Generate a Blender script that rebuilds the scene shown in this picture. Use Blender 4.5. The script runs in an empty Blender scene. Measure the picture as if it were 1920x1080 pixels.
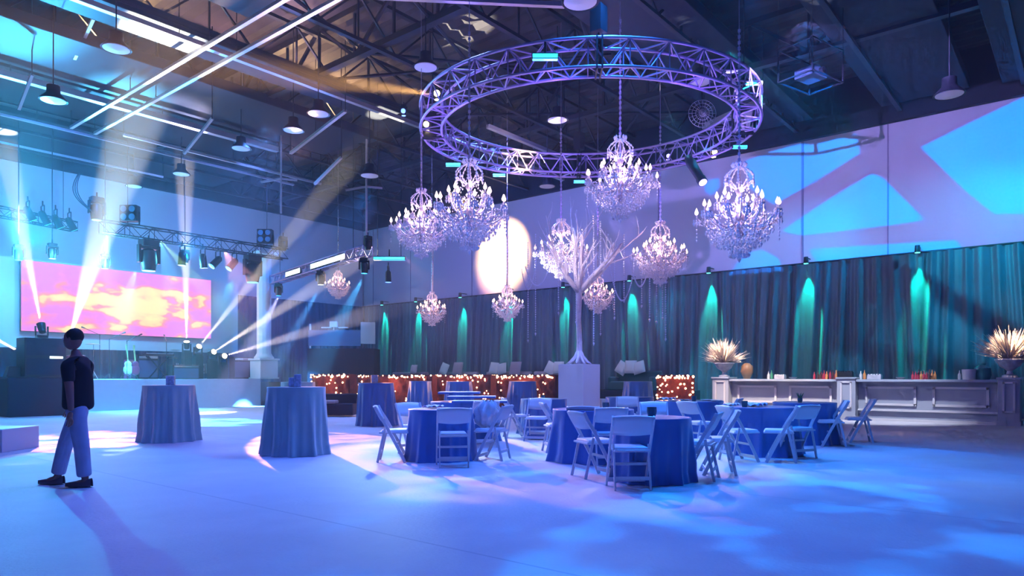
import bpy, math, random
from mathutils import Vector, Matrix
R = math.radians
PI = math.pi
sc = bpy.context.scene
COL = sc.collection
random.seed(7)

# ------------------------------------------------------------------ camera frame helpers
F_PX, HOR, EYE = 1318.0, 705.0, 1.25
RT = Vector((.6356, -.7720, 0)); FW = Vector((.7720, .6356, 0))
def W(px, py, Y):
    return RT * ((px-960)/F_PX*Y) + FW*Y + Vector((0, 0, EYE-(py-HOR)/F_PX*Y))
def G(px, Y, z=0.0):
    v = W(px, HOR, Y); v.z = z; return v
def FL(px, py, z=0.0):
    Y = F_PX*(EYE-z)/(py-HOR); return G(px, Y, z)
def ray(px):
    return RT*((px-960)/F_PX) + FW
def on_x(px, py, x):
    r = ray(px); Y = x/r.x; return W(px, py, Y)
def on_y(px, py, y):
    r = ray(px); Y = y/r.y; return W(px, py, Y)
WX, WY, CZ, DZ = 25.5, 32.0, 9.5, 5.15      # right wall x, left wall y, wall height, drape height

# ------------------------------------------------------------------ materials
MATS = {}
def mat(name, col, rough=.6, metal=0, emis=None, estr=0, noise=0, nscale=8, bump=0, bscale=30, trans=0, sheen=0, coat=0):
    if name in MATS: return MATS[name]
    m = bpy.data.materials.new(name); m.use_nodes = True
    nt = m.node_tree; b = nt.nodes['Principled BSDF']
    b.inputs['Base Color'].default_value = (*col, 1)
    b.inputs['Roughness'].default_value = rough
    b.inputs['Metallic'].default_value = metal
    if trans: b.inputs['Transmission Weight'].default_value = trans
    if sheen: b.inputs['Sheen Weight'].default_value = sheen
    if coat: b.inputs['Coat Weight'].default_value = coat
    if emis:
        b.inputs['Emission Color'].default_value = (*emis, 1); b.inputs['Emission Strength'].default_value = estr
    if noise or bump:
        tc = nt.nodes.new('ShaderNodeTexCoord')
        if noise:
            n = nt.nodes.new('ShaderNodeTexNoise'); n.inputs['Scale'].default_value = nscale; n.inputs['Detail'].default_value = 4
            nt.links.new(tc.outputs['Object'], n.inputs['Vector'])
            r = nt.nodes.new('ShaderNodeValToRGB')
            r.color_ramp.elements[0].position = .3; r.color_ramp.elements[1].position = .7
            r.color_ramp.elements[0].color = (*[c*(1-noise) for c in col], 1)
            r.color_ramp.elements[1].color = (*[min(1, c*(1+noise*.5)) for c in col], 1)
            nt.links.new(n.outputs[0], r.inputs[0]); nt.links.new(r.outputs[0], b.inputs['Base Color'])
        if bump:
            n2 = nt.nodes.new('ShaderNodeTexNoise'); n2.inputs['Scale'].default_value = bscale; n2.inputs['Detail'].default_value = 3
            nt.links.new(tc.outputs['Object'], n2.inputs['Vector'])
            bm = nt.nodes.new('ShaderNodeBump'); bm.inputs['Strength'].default_value = bump; bm.inputs['Distance'].default_value = .02
            nt.links.new(n2.outputs[0], bm.inputs['Height']); nt.links.new(bm.outputs[0], b.inputs['Normal'])
    if emis: m.cycles.emission_sampling = 'NONE'      # small lamps: the light they cast comes from the lamps themselves
    MATS[name] = m; return m

M_WALL = mat('wall_paint', (.62, .60, .66), .85, bump=.1, bscale=6, noise=.04, nscale=.6)
M_BLACK = mat('black_paint', (.004, .012, .030), .7)
M_DECK = mat('roof_deck', (.048, .044, .055), .75, noise=.4, nscale=1.2)
M_STEEL = mat('dark_steel', (.018, .022, .035), .5, .2)
M_PIPE = mat('galvanised_pipe', (.62, .62, .66), .35, .7)
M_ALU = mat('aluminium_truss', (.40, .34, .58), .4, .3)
M_WHITE = mat('white_resin', (.74, .78, .84), .42, bump=.04, bscale=20)
M_PAD = mat('white_vinyl_pad', (.78, .8, .84), .5, coat=.2)
M_BOXW = mat('white_laminate', (.72, .72, .78), .6, noise=.03, nscale=3)
M_CLOTH = mat('blue_satin', (.03, .15, .48), .42, coat=.5, sheen=.5, bump=.15, bscale=14)
M_CLOTH2 = mat('grey_satin', (.27, .42, .46), .34, sheen=.6, bump=.15, bscale=10)
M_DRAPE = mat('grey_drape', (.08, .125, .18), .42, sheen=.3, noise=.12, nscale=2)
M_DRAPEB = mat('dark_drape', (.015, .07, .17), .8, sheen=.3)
M_BLK = mat('black_plastic', (.012, .014, .02), .4)
M_BLKC = mat('black_cloth', (.01, .014, .04), .85)
M_CRYS = mat('crystal', (.86, .86, .98), .08, .0, emis=(.6, .6, 1), estr=0, coat=1)
M_SILV = mat('silvered_frame', (.8, .74, .84), .25, .6)
M_BULB = mat('candle_bulb_glow', (1, .85, .8), .4, emis=(1, .62, .60), estr=3.2)
M_BULBW = mat('candle_bulb_warm', (1, .85, .7), .4, emis=(1, .55, .38), estr=3.2)
M_SLEEVE = mat('candle_sleeve', (.9, .85, .85), .5)
M_BARK = mat('white_bark', (.85, .83, .9), .45, noise=.15, nscale=12, bump=.4, bscale=25)
M_BAR = mat('bar_paint', (.42, .46, .55), .5)
M_BARL = mat('bar_moulding', (.80, .78, .80), .45)
M_BARTOP = mat('bar_counter', (.40, .47, .58), .3, coat=.3)
M_URN = mat('stone_urn', (.55, .56, .66), .6, noise=.25, nscale=6, bump=.3, bscale=20)
M_GRASS = mat('dried_grass', (.9, .76, .62), .7)
M_STAGE = mat('stage_skirt', (.66, .72, .88), .7, noise=.04)
M_SOFA = mat('cream_upholstery', (.42, .36, .40), .8)
M_PILLOW = mat('pale_pillow', (.6, .66, .68), .8, sheen=.3)
M_HEDGE = mat('dark_red_hedge', (.11, .012, .012), .8, noise=.5, nscale=9, bump=.8, bscale=18)
M_FAIRY = mat('fairy_bulb', (1, .7, .4), .4, emis=(1, .5, .24), estr=9)
M_CHROME = mat('chrome', (.8, .8, .85), .12, 1)
M_LENSC = mat('cyan_lens', (.6, .95, 1), .3, emis=(.03, .62, 1), estr=1.5)
M_LENSB = mat('blue_lens', (.4, .5, 1), .3, emis=(.10, .22, 1), estr=3)
M_LENSW = mat('warm_lens', (1, .8, .5), .3, emis=(1, .72, .38), estr=8)
M_LENST = mat('teal_lens', (.3, 1, .9), .3, emis=(.1, 1, .8), estr=3)
M_LENSV = mat('violet_lens', (.6, .5, 1), .3, emis=(.35, .30, 1), estr=2.6)
M_LENSWH = mat('white_lens', (1, 1, .95), .3, emis=(.7, .9, 1), estr=3)
M_TEALG = mat('teal_glass', (.03, .2, .26), .15, trans=.3, coat=.5)
M_SKIN = mat('skin', (.36, .15, .12), .6)
M_SHIRT = mat('black_shirt', (.01, .01, .02), .85)
M_TROUS = mat('pale_trousers', (.42, .47, .66), .8, noise=.1, nscale=8)
M_SHOE = mat('brown_shoe', (.16, .10, .13), .6)
M_HAIR = mat('dark_hair', (.012, .01, .012), .7)
M_RED = mat('red_lacquer', (.30, .04, .10), .3, coat=.5)
M_DISC = mat('pale_reflector', (.9, .9, .95), .4)

# ------------------------------------------------------------------ mesh builder
class MB:
    def __init__(s): s.v = []; s.f = []
    def add(s, vs, fs):
        o = len(s.v); s.v += [tuple(v) for v in vs]; s.f += [tuple(i+o for i in f) for f in fs]; return s
    def box(s, c, d, rot=None, taper=1.0):
        hx, hy, hz = d[0]/2, d[1]/2, d[2]/2
        vs = [Vector((sx*hx*(taper if sz > 0 else 1), sy*hy*(taper if sz > 0 else 1), sz*hz)) for sz in (-1, 1) for sx, sy in ((-1, -1), (1, -1), (1, 1), (-1, 1))]
        if rot is not None:
            m = Matrix.Rotation(rot, 3, 'Z') if not isinstance(rot, Matrix) else rot
            vs = [m @ v for v in vs]
        c = Vector(c)
        return s.add([v+c for v in vs], [(0, 3, 2, 1), (4, 5, 6, 7), (0, 1, 5, 4), (1, 2, 6, 5), (2, 3, 7, 6), (3, 0, 4, 7)])
    def bar(s, a, b, w, d, side=None):
        a, b = Vector(a), Vector(b); t = (b-a).normalized()
        u = Vector(side) if side else (Vector((0, 0, 1)) if abs(t.z) < .9 else Vector((1, 0, 0)))
        u = (u - t*u.dot(t)).normalized(); v = t.cross(u)
        vs = [p + u*su*w/2 + v*sv*d/2 for p in (a, b) for su, sv in ((-1, -1), (1, -1), (1, 1), (-1, 1))]
        return s.add(vs, [(0, 3, 2, 1), (4, 5, 6, 7), (0, 1, 5, 4), (1, 2, 6, 5), (2, 3, 7, 6), (3, 0, 4, 7)])
    def tube(s, pts, r, n=8, cap=True):
        pts = [Vector(p) for p in pts]; rs = r if isinstance(r, (list, tuple)) else [r]*len(pts)
        vs = []; fs = []; u = None
        for i, p in enumerate(pts):
            t = (pts[min(i+1, len(pts)-1)]-pts[max(i-1, 0)])
            t = t.normalized() if t.length > 1e-9 else Vector((0, 0, 1))
            if u is None: u = Vector((0, 0, 1)) if abs(t.z) < .9 else Vector((1, 0, 0))
            u = u - t*u.dot(t)
            if u.length < 1e-6: u = t.orthogonal()
            u.normalize(); w = t.cross(u)
            vs += [p + (u*math.cos(2*PI*k/n)+w*math.sin(2*PI*k/n))*rs[i] for k in range(n)]
        for i in range(len(pts)-1):
            for k in range(n):
                k2 = (k+1) % n; fs.append((i*n+k, i*n+k2, (i+1)*n+k2, (i+1)*n+k))
        if cap:
            fs.append(tuple(range(n-1, -1, -1))); fs.append(tuple((len(pts)-1)*n+k for k in range(n)))
        return s.add(vs, fs)
    def lathe(s, prof, n=24, c=(0, 0, 0), cap=True):
        c = Vector(c); vs = []; fs = []
        for r, z in prof: vs += [c+Vector((r*math.cos(2*PI*k/n), r*math.sin(2*PI*k/n), z)) for k in range(n)]
        for i in range(len(prof)-1):
            for k in range(n):
                k2 = (k+1) % n; fs.append((i*n+k, i*n+k2, (i+1)*n+k2, (i+1)*n+k))
        if cap: fs.append(tuple(range(n-1, -1, -1))); fs.append(tuple((len(prof)-1)*n+k for k in range(n)))
        return s.add(vs, fs)
    def octa(s, c, r, h, r2=None):
        c = Vector(c)
        return s.add([c+Vector(p) for p in ((r, 0, 0), (0, r, 0), (-r, 0, 0), (0, -r, 0), (0, 0, h*.6), (0, 0, -h))],
                     [(0, 1, 4), (1, 2, 4), (2, 3, 4), (3, 0, 4), (1, 0, 5), (2, 1, 5), (3, 2, 5), (0, 3, 5)])
    def ball(s, c, r, n=8, m=6, sx=1, sy=1, sz=1):
        c = Vector(c); prof = []
        vs = []; fs = []
        for i in range(m+1):
            a = -PI/2+PI*i/m
            vs += [c+Vector((sx*r*math.cos(a)*math.cos(2*PI*k/n), sy*r*math.cos(a)*math.sin(2*PI*k/n), sz*r*math.sin(a))) for k in range(n)]
        for i in range(m):
            for k in range(n):
                k2 = (k+1) % n; fs.append((i*n+k, i*n+k2, (i+1)*n+k2, (i+1)*n+k))
        return s.add(vs, fs)
    def grid(s, fn, nu, nv):
        vs = [fn(i/nu, j/nv) for j in range(nv+1) for i in range(nu+1)]
        fs = [(j*(nu+1)+i, j*(nu+1)+i+1, (j+1)*(nu+1)+i+1, (j+1)*(nu+1)+i) for j in range(nv) for i in range(nu)]
        return s.add(vs, fs)
    def xf(s, m):
        s.v = [tuple(m @ Vector(v)) for v in s.v]; return s
    def build(s, name, m, parent=None, smooth=False, loc=None, bevel=0, solid=0):
        me = bpy.data.meshes.new(name); me.from_pydata(s.v, [], s.f); me.update()
        if smooth:
            me.polygons.foreach_set('use_smooth', [True]*len(me.polygons))
            if smooth == 'auto':
                me.set_sharp_from_angle(angle=R(40))
        me.materials.append(m)
        o = bpy.data.objects.new(name, me); COL.objects.link(o)
        if parent: o.parent = parent
        if loc is not None: o.location = loc
        if bevel:
            b = o.modifiers.new('b', 'BEVEL'); b.width = bevel; b.segments = 2; b.limit_method = 'ANGLE'
        if solid:
            b = o.modifiers.new('s', 'SOLIDIFY'); b.thickness = solid
        return o

def tag(o, label=None, cat=None, group=None, kind=None):
    if label: o['label'] = label
    if cat: o['category'] = cat
    if group: o['group'] = group
    if kind: o['kind'] = kind
    return o
def thing(name, label, cat, loc=(0, 0, 0), rz=0, group=None):
    o = bpy.data.objects.new(name, None); COL.objects.link(o); o.empty_display_size = .1
    o.location = loc; o.rotation_euler = (0, 0, rz)
    return tag(o, label, cat, group)
def dup(root, loc, rz=0, label=None, group=None, scale=None):
    def cp(o, par):
        c = o.copy(); COL.objects.link(c); c.parent = par
        for ch in o.children: cp(ch, c)
        return c
    kids = list(root.children)
    r = root.copy(); COL.objects.link(r)
    for ch in kids: cp(ch, r)
    r.location = loc; r.rotation_euler = (0, 0, rz)
    if label: r['label'] = label
    if group: r['group'] = group
    if scale: r.scale = (scale,)*3
    return r
def struct(name, mb, m, **k):
    o = mb.build(name, m, **k); o['kind'] = 'structure'; return o

def aim(o, target):
    d = (Vector(target)-o.location).normalized()
    o.rotation_euler = d.to_track_quat('-Z', 'Y').to_euler()
def spot(loc, target, col, energy, size, blend=.4, rad=.06, name='spot_light'):
    if col[2] >= .9 and col[0] < .5: col = (col[0]*.45, col[1]*.8, col[2])
    l = bpy.data.lights.new(name, 'SPOT'); l.color = col; l.energy = energy; l.spot_size = R(size); l.spot_blend = blend; l.shadow_soft_size = rad
    o = bpy.data.objects.new(name, l); COL.objects.link(o); o.location = loc; aim(o, target); return o
def point(loc, col, energy, rad=.2):
    l = bpy.data.lights.new('point_glow', 'POINT'); l.color = col; l.energy = energy; l.shadow_soft_size = rad
    o = bpy.data.objects.new('point_glow', l); COL.objects.link(o); o.location = loc; return o
def area(loc, target, col, energy, sx, sy, spread=140):
    l = bpy.data.lights.new('area_fill_light', 'AREA'); l.shape = 'RECTANGLE'; l.size = sx; l.size_y = sy; l.color = col; l.energy = energy; l.spread = R(spread)
    o = bpy.data.objects.new('area_fill_light', l); COL.objects.link(o); o.location = loc; aim(o, target); return o

def gobo(loc, target, col, energy, size, polys=None, noise=None, blend=.15, soft=.012, rad=.02, streak=None, invert=False, clip=None):
    """a profile projector with a cut pattern: the pattern lives in the lamp, polygons are given as world points"""
    o = spot(loc, target, col, energy, size, blend, rad, 'gobo_projector_light')
    bpy.context.view_layer.update()
    l = o.data; l.use_nodes = True; nt = l.node_tree; nt.nodes.clear()
    out = nt.nodes.new('ShaderNodeOutputLight'); em = nt.nodes.new('ShaderNodeEmission')
    nt.links.new(em.outputs[0], out.inputs[0])
    tc = nt.nodes.new('ShaderNodeTexCoord'); sep = nt.nodes.new('ShaderNodeSeparateXYZ')
    nt.links.new(tc.outputs['Normal'], sep.inputs[0])
    def mth(op, a, b=None, clamp=False):
        n = nt.nodes.new('ShaderNodeMath'); n.operation = op; n.use_clamp = clamp
        for i, x in enumerate((a, b)):
            if x is None: continue
            if isinstance(x, (int, float)): n.inputs[i].default_value = x
            else: nt.links.new(x, n.inputs[i])
        return n.outputs[0]
    az = mth('MAXIMUM', mth('ABSOLUTE', sep.outputs[2]), .001)
    u = mth('DIVIDE', sep.outputs[0], az); v = mth('DIVIDE', sep.outputs[1], az)
    cmb = nt.nodes.new('ShaderNodeCombineXYZ'); nt.links.new(u, cmb.inputs[0]); nt.links.new(v, cmb.inputs[1]); cmb.inputs[2].default_value = 1
    inv = o.matrix_world.inverted()
    def mask(poly):
        uv = []
        for p in poly:
            q = inv @ Vector(p); uv.append((q.x/-q.z, q.y/-q.z))
        cx = sum(p[0] for p in uv)/len(uv); cy = sum(p[1] for p in uv)/len(uv)
        m = None
        for i in range(len(uv)):
            (x0, y0), (x1, y1) = uv[i], uv[(i+1) % len(uv)]
            a, b = y0-y1, x1-x0; L = math.hypot(a, b)
            if L < 1e-6: continue
            a /= L; b /= L; c = -(a*x0+b*y0)
            if a*cx+b*cy+c < 0: a, b, c = -a, -b, -c
            d = nt.nodes.new('ShaderNodeVectorMath'); d.operation = 'DOT_PRODUCT'
            nt.links.new(cmb.outputs[0], d.inputs[0]); d.inputs[1].default_value = (a, b, c)
            m = d.outputs['Value'] if m is None else mth('SMOOTH_MIN', m, d.outputs['Value'])
            if m.node.type == 'MATH': m.node.inputs[2].default_value = .006
        return mth('DIVIDE', m, soft, True)
    total = None
    for poly in polys or []:
        m = mask(poly); total = m if total is None else mth('MAXIMUM', total, m)
    if noise:
        n = nt.nodes.new('ShaderNodeTexNoise'); n.inputs['Scale'].default_value = noise[0]; n.inputs['Detail'].default_value = 3
        if streak:
            mp = nt.nodes.new('ShaderNodeMapping'); mp.inputs['Scale'].default_value = streak; nt.links.new(cmb.outputs[0], mp.inputs[0]); nt.links.new(mp.outputs[0], n.inputs['Vector'])
        else: nt.links.new(cmb.outputs[0], n.inputs['Vector'])
        k = mth('MULTIPLY', mth('SUBTRACT', n.outputs[0], noise[1]), noise[2], True)
        total = k if total is None else mth('MULTIPLY', total, k)
    if invert: total = mth('SUBTRACT', 1.0, total)
    if clip: total = mth('MULTIPLY', total, mask(clip))
    nt.links.new(total, em.inputs['Strength']); em.inputs['Color'].default_value = (1, 1, 1, 1)
    return o
# ================================================================== SETTING
fm = bpy.data.materials.new('carpet_white'); fm.use_nodes = True
nt = fm.node_tree; b = nt.nodes['Principled BSDF']; b.inputs['Roughness'].default_value = .62; b.inputs['Sheen Weight'].default_value = .2
tc = nt.nodes.new('ShaderNodeTexCoord'); n = nt.nodes.new('ShaderNodeTexNoise'); n.inputs['Scale'].default_value = .55; n.inputs['Detail'].default_value = 8; n.inputs['Roughness'].default_value = .65
nt.links.new(tc.outputs['Object'], n.inputs['Vector'])
r = nt.nodes.new('ShaderNodeValToRGB'); r.color_ramp.elements[0].position = .35; r.color_ramp.elements[1].position = .65
r.color_ramp.elements[0].color = (.60, .59, .66, 1); r.color_ramp.elements[1].color = (.72, .71, .76, 1)
nt.links.new(n.outputs[0], r.inputs[0])
# seams between the carpet sheets
sp = nt.nodes.new('ShaderNodeSeparateXYZ'); nt.links.new(tc.outputs['Object'], sp.inputs[0])
m1 = nt.nodes.new('ShaderNodeMath'); m1.operation = 'PINGPONG'; m1.inputs[1].default_value = 1.83; nt.links.new(sp.outputs[0], m1.inputs[0])
m2 = nt.nodes.new('ShaderNodeMath'); m2.operation = 'LESS_THAN'; m2.inputs[1].default_value = .012; nt.links.new(m1.outputs[0], m2.inputs[0])
mx = nt.nodes.new('ShaderNodeMix'); mx.data_type = 'RGBA'; nt.links.new(m2.outputs[0], mx.inputs[0]); nt.links.new(r.outputs[0], mx.inputs[6]); mx.inputs[7].default_value = (.5, .5, .58, 1)
nt.links.new(mx.outputs[2], b.inputs['Base Color'])
n2 = nt.nodes.new('ShaderNodeTexNoise'); n2.inputs['Scale'].default_value = 26; nt.links.new(tc.outputs['Object'], n2.inputs['Vector'])
bp = nt.nodes.new('ShaderNodeBump'); bp.inputs['Strength'].default_value = .25; bp.inputs['Distance'].default_value = .02
nt.links.new(n2.outputs[0], bp.inputs['Height']); nt.links.new(bp.outputs[0], b.inputs['Normal'])

struct('floor', MB().box((8, 12, -.1), (40, 44, .2)), fm)
def wall_seams(name, mb, m): return struct(name, mb, m)
struct('wall_right', MB().box((WX+.25, 12, CZ/2), (.3, 41, CZ)), M_WALL)
struct('wall_left', MB().box((7, WY+.15, CZ/2), (37, .3, CZ)), M_WALL)
# the panel joints, thin battens on the wall
M_SEAM = mat('panel_joint', (.28, .24, .36), .8)
k = 1
for px in (1665, 1505, 1235, 885, 770, 700):
    y = on_x(px, 500, WX+.1).y
    struct('trim_%d' % k, MB().box((WX+.09, y, (CZ+DZ)/2), (.03, .035 if px != 1505 else .07, CZ-DZ)), M_SEAM); k += 1
struct('trim_%d' % k, MB().box((WX+.05, 12, (CZ+11.4)/2), (.3, 41, 11.4-CZ)), M_BLACK); k += 1
struct('trim_%d' % k, MB().box((7, WY, (CZ+11.4)/2), (37, .3, 11.4-CZ)), M_BLACK); k += 1

# ceiling: corrugated deck, open-web joists, girders, ducts
CH = 11.3
mb = MB()
def deck(u, v):
    x = -11.5+u*37; y = -8+v*40
    return (x, y, CH+.05*(1 if int(u*148) % 2 else 0))
mb.grid(deck, 148, 2)
ceil = struct('ceiling', mb, M_DECK, solid=.08)
def joist(y, z0, z1, x0=-10, x1=25.2, step=1.25, r=.045):
    m = MB(); m.bar((x0, y, z0), (x1, y, z0), .09, .13, (0, 0, 1)); m.bar((x0, y, z1), (x1, y, z1), .09, .13, (0, 0, 1))
    x = x0; up = 0
    while x < x1-step:
        m.bar((x, y, z1 if up else z0), (x+step, y, z0 if up else z1), .05, .05)
        if up: m.bar((x, y, z0), (x, y, z1), .04, .04)
        x += step; up ^= 1
    return m.build('roof_joist', M_STEEL, ceil)
for y in (1.5, 4.7, 7.9, 11.1, 14.3, 17.0, 19.8, 23.6, 26.0, 28.6, 31): joist(y, 9.75, 10.95)
def girder(x, z0, z1, y0=-7, y1=31.8, step=1.6):
    m = MB(); m.bar((x, y0, z0), (x, y1, z0), .16, .2, (0, 0, 1)); m.bar((x, y0, z1), (x, y1, z1), .16, .2, (0, 0, 1))
    y = y0; up = 0
    while y < y1-step:
        m.bar((x, y, z1 if up else z0), (x, y+step, z0 if up else z1), .08, .08); m.bar((x, y, z0), (x, y, z1), .06, .06)
        y += step; up ^= 1
    return m.build('roof_girder', M_STEEL, ceil)
for x in (3.5, 12.0, 19.5): girder(x, 9.9, 11.15)
# wide dark soffits running with the joists
for (y, w, z, x0, x1) in ((24.7, 3.4, 9.75, -10, 14.5), (20.95, 2.9, 9.6, -10, 16), (17.5, 1.1, 9.6, -10, 15), (28.9, 3.6, 9.8, -10, 16), (8.5, 2.4, 10.0, 6, 25), (4.0, 2.4, 9.9, 8, 25), (14.6, 1.5, 9.7, -10, 9), (1, 2, 9.8, 8, 25)):
    MB().box(((x0+x1)/2, y, z+.15), (x1-x0, w, .3)).build('soffit_band', M_BLACK, ceil, bevel=.02)
# long square duct seen through the ring, bracing rods
for (a, c_) in (((11, 12, 9.9), (19, 16, 10.9)), ((12, 15, 9.9), (19.5, 12, 10.9)), ((9, 14, 9.9), (18, 18, 10.7)), ((12, 18, 9.9), (18, 11, 10.8)), ((13, 9, 10.0), (21, 13, 10.8)), ((17, 16, 9.9), (24, 10, 10.6)), ((17, 8, 10), (24, 14, 10.8))):
    MB().tube([a, c_], .05, 6).build('cross_brace', M_STEEL, ceil)
# conduits and channel rails
def rail(name, a, c_, w=.07, m=M_PIPE, lab=None, grp=None):
    o = MB().bar(a, c_, w, w*1.2).build(name, m)
    a, c_ = Vector(a), Vector(c_); nn = max(2, int((c_-a).length/4))
    for i in range(nn+1):
        p = a.lerp(c_, i/nn); MB().tube([p, (p.x, p.y, 11.25)], .012, 4).build('hanger_rod', M_STEEL, o)
    tag(o, lab, 'rail', grp); return o
rail('channel_rail', (8.4, 3, 9.2), (8.4, 25.2, 9.2), lab='first of two parallel bright channel rails crossing the stage end of the roof', w=.08)
rail('channel_rail', (9.1, 3, 9.2), (9.1, 25.2, 9.2), lab='second of two parallel bright channel rails, nearer the ring truss', w=.08)
rail('channel_rail', (-6, 22.35, 9.3), (14, 22.35, 9.3), lab='thick bright pipe running under the roof over the dance floor', w=.17)
rail('channel_rail', (0, 17.0, 9.45), (24, 17.0, 9.45), lab='grey pipe passing above the round truss ring', w=.12)
rail('channel_rail', (3.0, 25.9, 9.3), (17, 25.9, 9.3), lab='thin lit pipe close to the stage wall', w=.07)
rail('channel_rail', (5.0, 27.9, 9.0), (12.5, 27.9, 9.0), lab='lowest thin pipe against the pale stage wall', w=.06)
rail('channel_rail', (9.5, 24.0, 9.0), (17, 24.0, 9.0), lab='bright pipe with a lamp pole hanging from it', w=.07)
rail('channel_rail', (12.6, 16.6, 8.9), (13.8, 21.2, 8.9), lab='short bright bar slung across under the roof', w=.08)
rail('channel_rail', (8.3, 12.3, 9.0), (12.2, 8.6, 9.1), lab='pale blue slanted bar near the top of the hall', w=.09)
rail('channel_rail', (20.0, 7.2, 9.1), (20.7, 9.3, 9.0), lab='blue lit strut below the suspended projector frame', w=.16)
rail('channel_rail', (17.0, 15.0, 9.3), (21.4, 15.0, 9.3), lab='pale bar seen through the round truss ring', w=.12)

# short tilted struts under the roof over the stage end
mb = MB()
for a, c_ in (((60, 140, 18), (35, 205, 18.5)), ((398, 222, 20), (345, 288, 20.8)), ((640, 295, 21), (590, 345, 22)), ((175, 35, 17), (140, 110, 18.5))):
    m = MB().bar(W(*a), W(*c_), .07, .07); o = m.build('roof_strut', M_PIPE)
    p = W(*a); MB().tube([p, (p.x, p.y, 11.2)], .015, 4).build('hanger_rod', M_STEEL, o)
    tag(o, 'short pale tilted strut slung under the roof over the stage end', 'strut', 'tilted roof struts')

# ------------------------------------------------------------------ high-bay lamps
hb = thing('high_bay_lamp', 'x', 'lamp', (0, 0, 0))
MB().lathe([(.04, .38), (.14, .36), (.15, .18), (.3, .02), (.31, 0), (.29, .01), (.1, .2)], 24, cap=False).build('lamp_shade', M_STEEL, hb, smooth='auto')
MB().lathe([(.0, .015), (.27, .015), (.27, .0), (0, -.03)], 24, cap=False).build('diffuser', M_DISC, hb, smooth='auto')
hbs = [(218, 92, 15.5, 'pale disc high-bay lamp between roof bands, upper left'), (100, 189, 17, 'pale disc high-bay lamp nearest the left edge'),
       (597, 214, 19, 'pale disc high-bay lamp left of the ring beside the amber beam'), (798, 127, 17, 'blue-lit high-bay lamp above the left rim of the ring'),
       (452, 279, 22, 'bell high-bay lamp hanging above the stage truss'), (1045, 226, 20, 'high-bay lamp seen through the middle of the ring'),
       (1313, 155, 19, 'dim high-bay lamp behind the right rim of the ring'), (1780, 178, 15, 'dark high-bay lamp above the blue lit wall'),
       (1088, 4, 11.5, 'high-bay lamp cut by the top edge above the ring'), (1026, 350, 25, 'small high-bay lamp just below the far rim of the ring'),
       (251, 350, 27, 'small grey bell lamp against the pale stage wall'), (550, 245, 20, 'tilted high-bay lamp with a raised flap'),
       (340, 327, 25, 'small flat disc lamp above the stage'), (693, 330, 22, 'lit lamp on a bracket above the side truss')]
for i, (px, py, Y, lab) in enumerate(hbs):
    p = W(px, py, Y); r_ = dup(hb, p, 0, lab); MB().tube([(0, 0, .36), (0, 0, 11.2-p.z)], .015, 5).build('rod', M_STEEL, r_)
for c in list(hb.children): bpy.data.objects.remove(c)
bpy.data.objects.remove(hb)

# ------------------------------------------------------------------ drapes
def drape(name, p0, p1, z0, z1, m, seed, amp=.13, label=None, group=None, pitch=.42):
    rnd = random.Random(seed); p0, p1 = Vector(p0), Vector(p1); L = (p1-p0).length; t = (p1-p0)/L
    nrm = Vector((-t.y, t.x, 0))
    if nrm.dot(Vector((0, 0, 0))-p0) < 0: nrm = -nrm
    ph = [rnd.uniform(0, 6.28) for _ in range(6)]; nu = int(L/.045)
    def fn(u, v):
        s = u*L; z = z0+v*(z1-z0); lean = .25*math.sin(s*.9+ph[0])*(1-v)
        q = (s+lean)
        f = math.sin(2*PI*q/pitch+1.3*math.sin(q*1.7+ph[1])+ph[2]+.5*math.sin(2*PI*q/pitch+1)) + .5*math.sin(2*PI*q/(pitch*.55)+ph[3]+v*1.5*math.sin(q+ph[4]))
        a = amp*(.45+.55*(1-v))*(.75+.25*math.sin(q*2.3+ph[5]))
        e = min(1, min(u, 1-u)*12)
        return p0+t*s+nrm*(a*f*e+.02)+Vector((0, 0, z))
    mb = MB(); mb.grid(fn, nu, 14)
    o = mb.build(name, m, smooth=True)
    return tag(o, label, 'drape', group)
ys = [1.2, 4.2, 7.6, 11.1, 14.5, 17.8, 21.0, 24.0, 27.2, 31.7]
dl = ['drape panel at the right edge behind the tall jar on the bar', 'drape panel behind the right half of the bar', 'drape panel behind the left half of the bar',
      'drape panel behind the left pampas urn', 'drape panel just right of the white tree', 'drape panel behind the white tree trunk', 'drape panel left of the white tree',
      'drape panel between two small chandeliers', 'darkest drape panel in the far corner']
for i in range(9):
    drape('drape', (WX-.1, ys[i]-.02, 0), (WX-.1, ys[i+1]+.02, 0), .0, DZ, M_DRAPE, i+3, pitch=.46, label='floor-length grey ' + dl[i], group='drapes along the long wall')
# thin pipe carrying the drape
tag(MB().tube([(WX-.1, 1, DZ+.02), (WX-.1, 31.9, DZ+.02)], .03, 6).build('drape_pipe', M_STEEL), 'long thin pipe along the top of the grey wall drapes', 'pipe')
x_b = on_y(447, 600, WY).x
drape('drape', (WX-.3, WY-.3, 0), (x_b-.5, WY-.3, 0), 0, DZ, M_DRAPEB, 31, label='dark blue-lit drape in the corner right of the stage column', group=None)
drape('drape', (x_b, WY-.35, 0), (0, WY-.35, 0), 0, DZ-1.2, M_DRAPEB, 32, label='dark drape behind the band on the stage')

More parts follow.
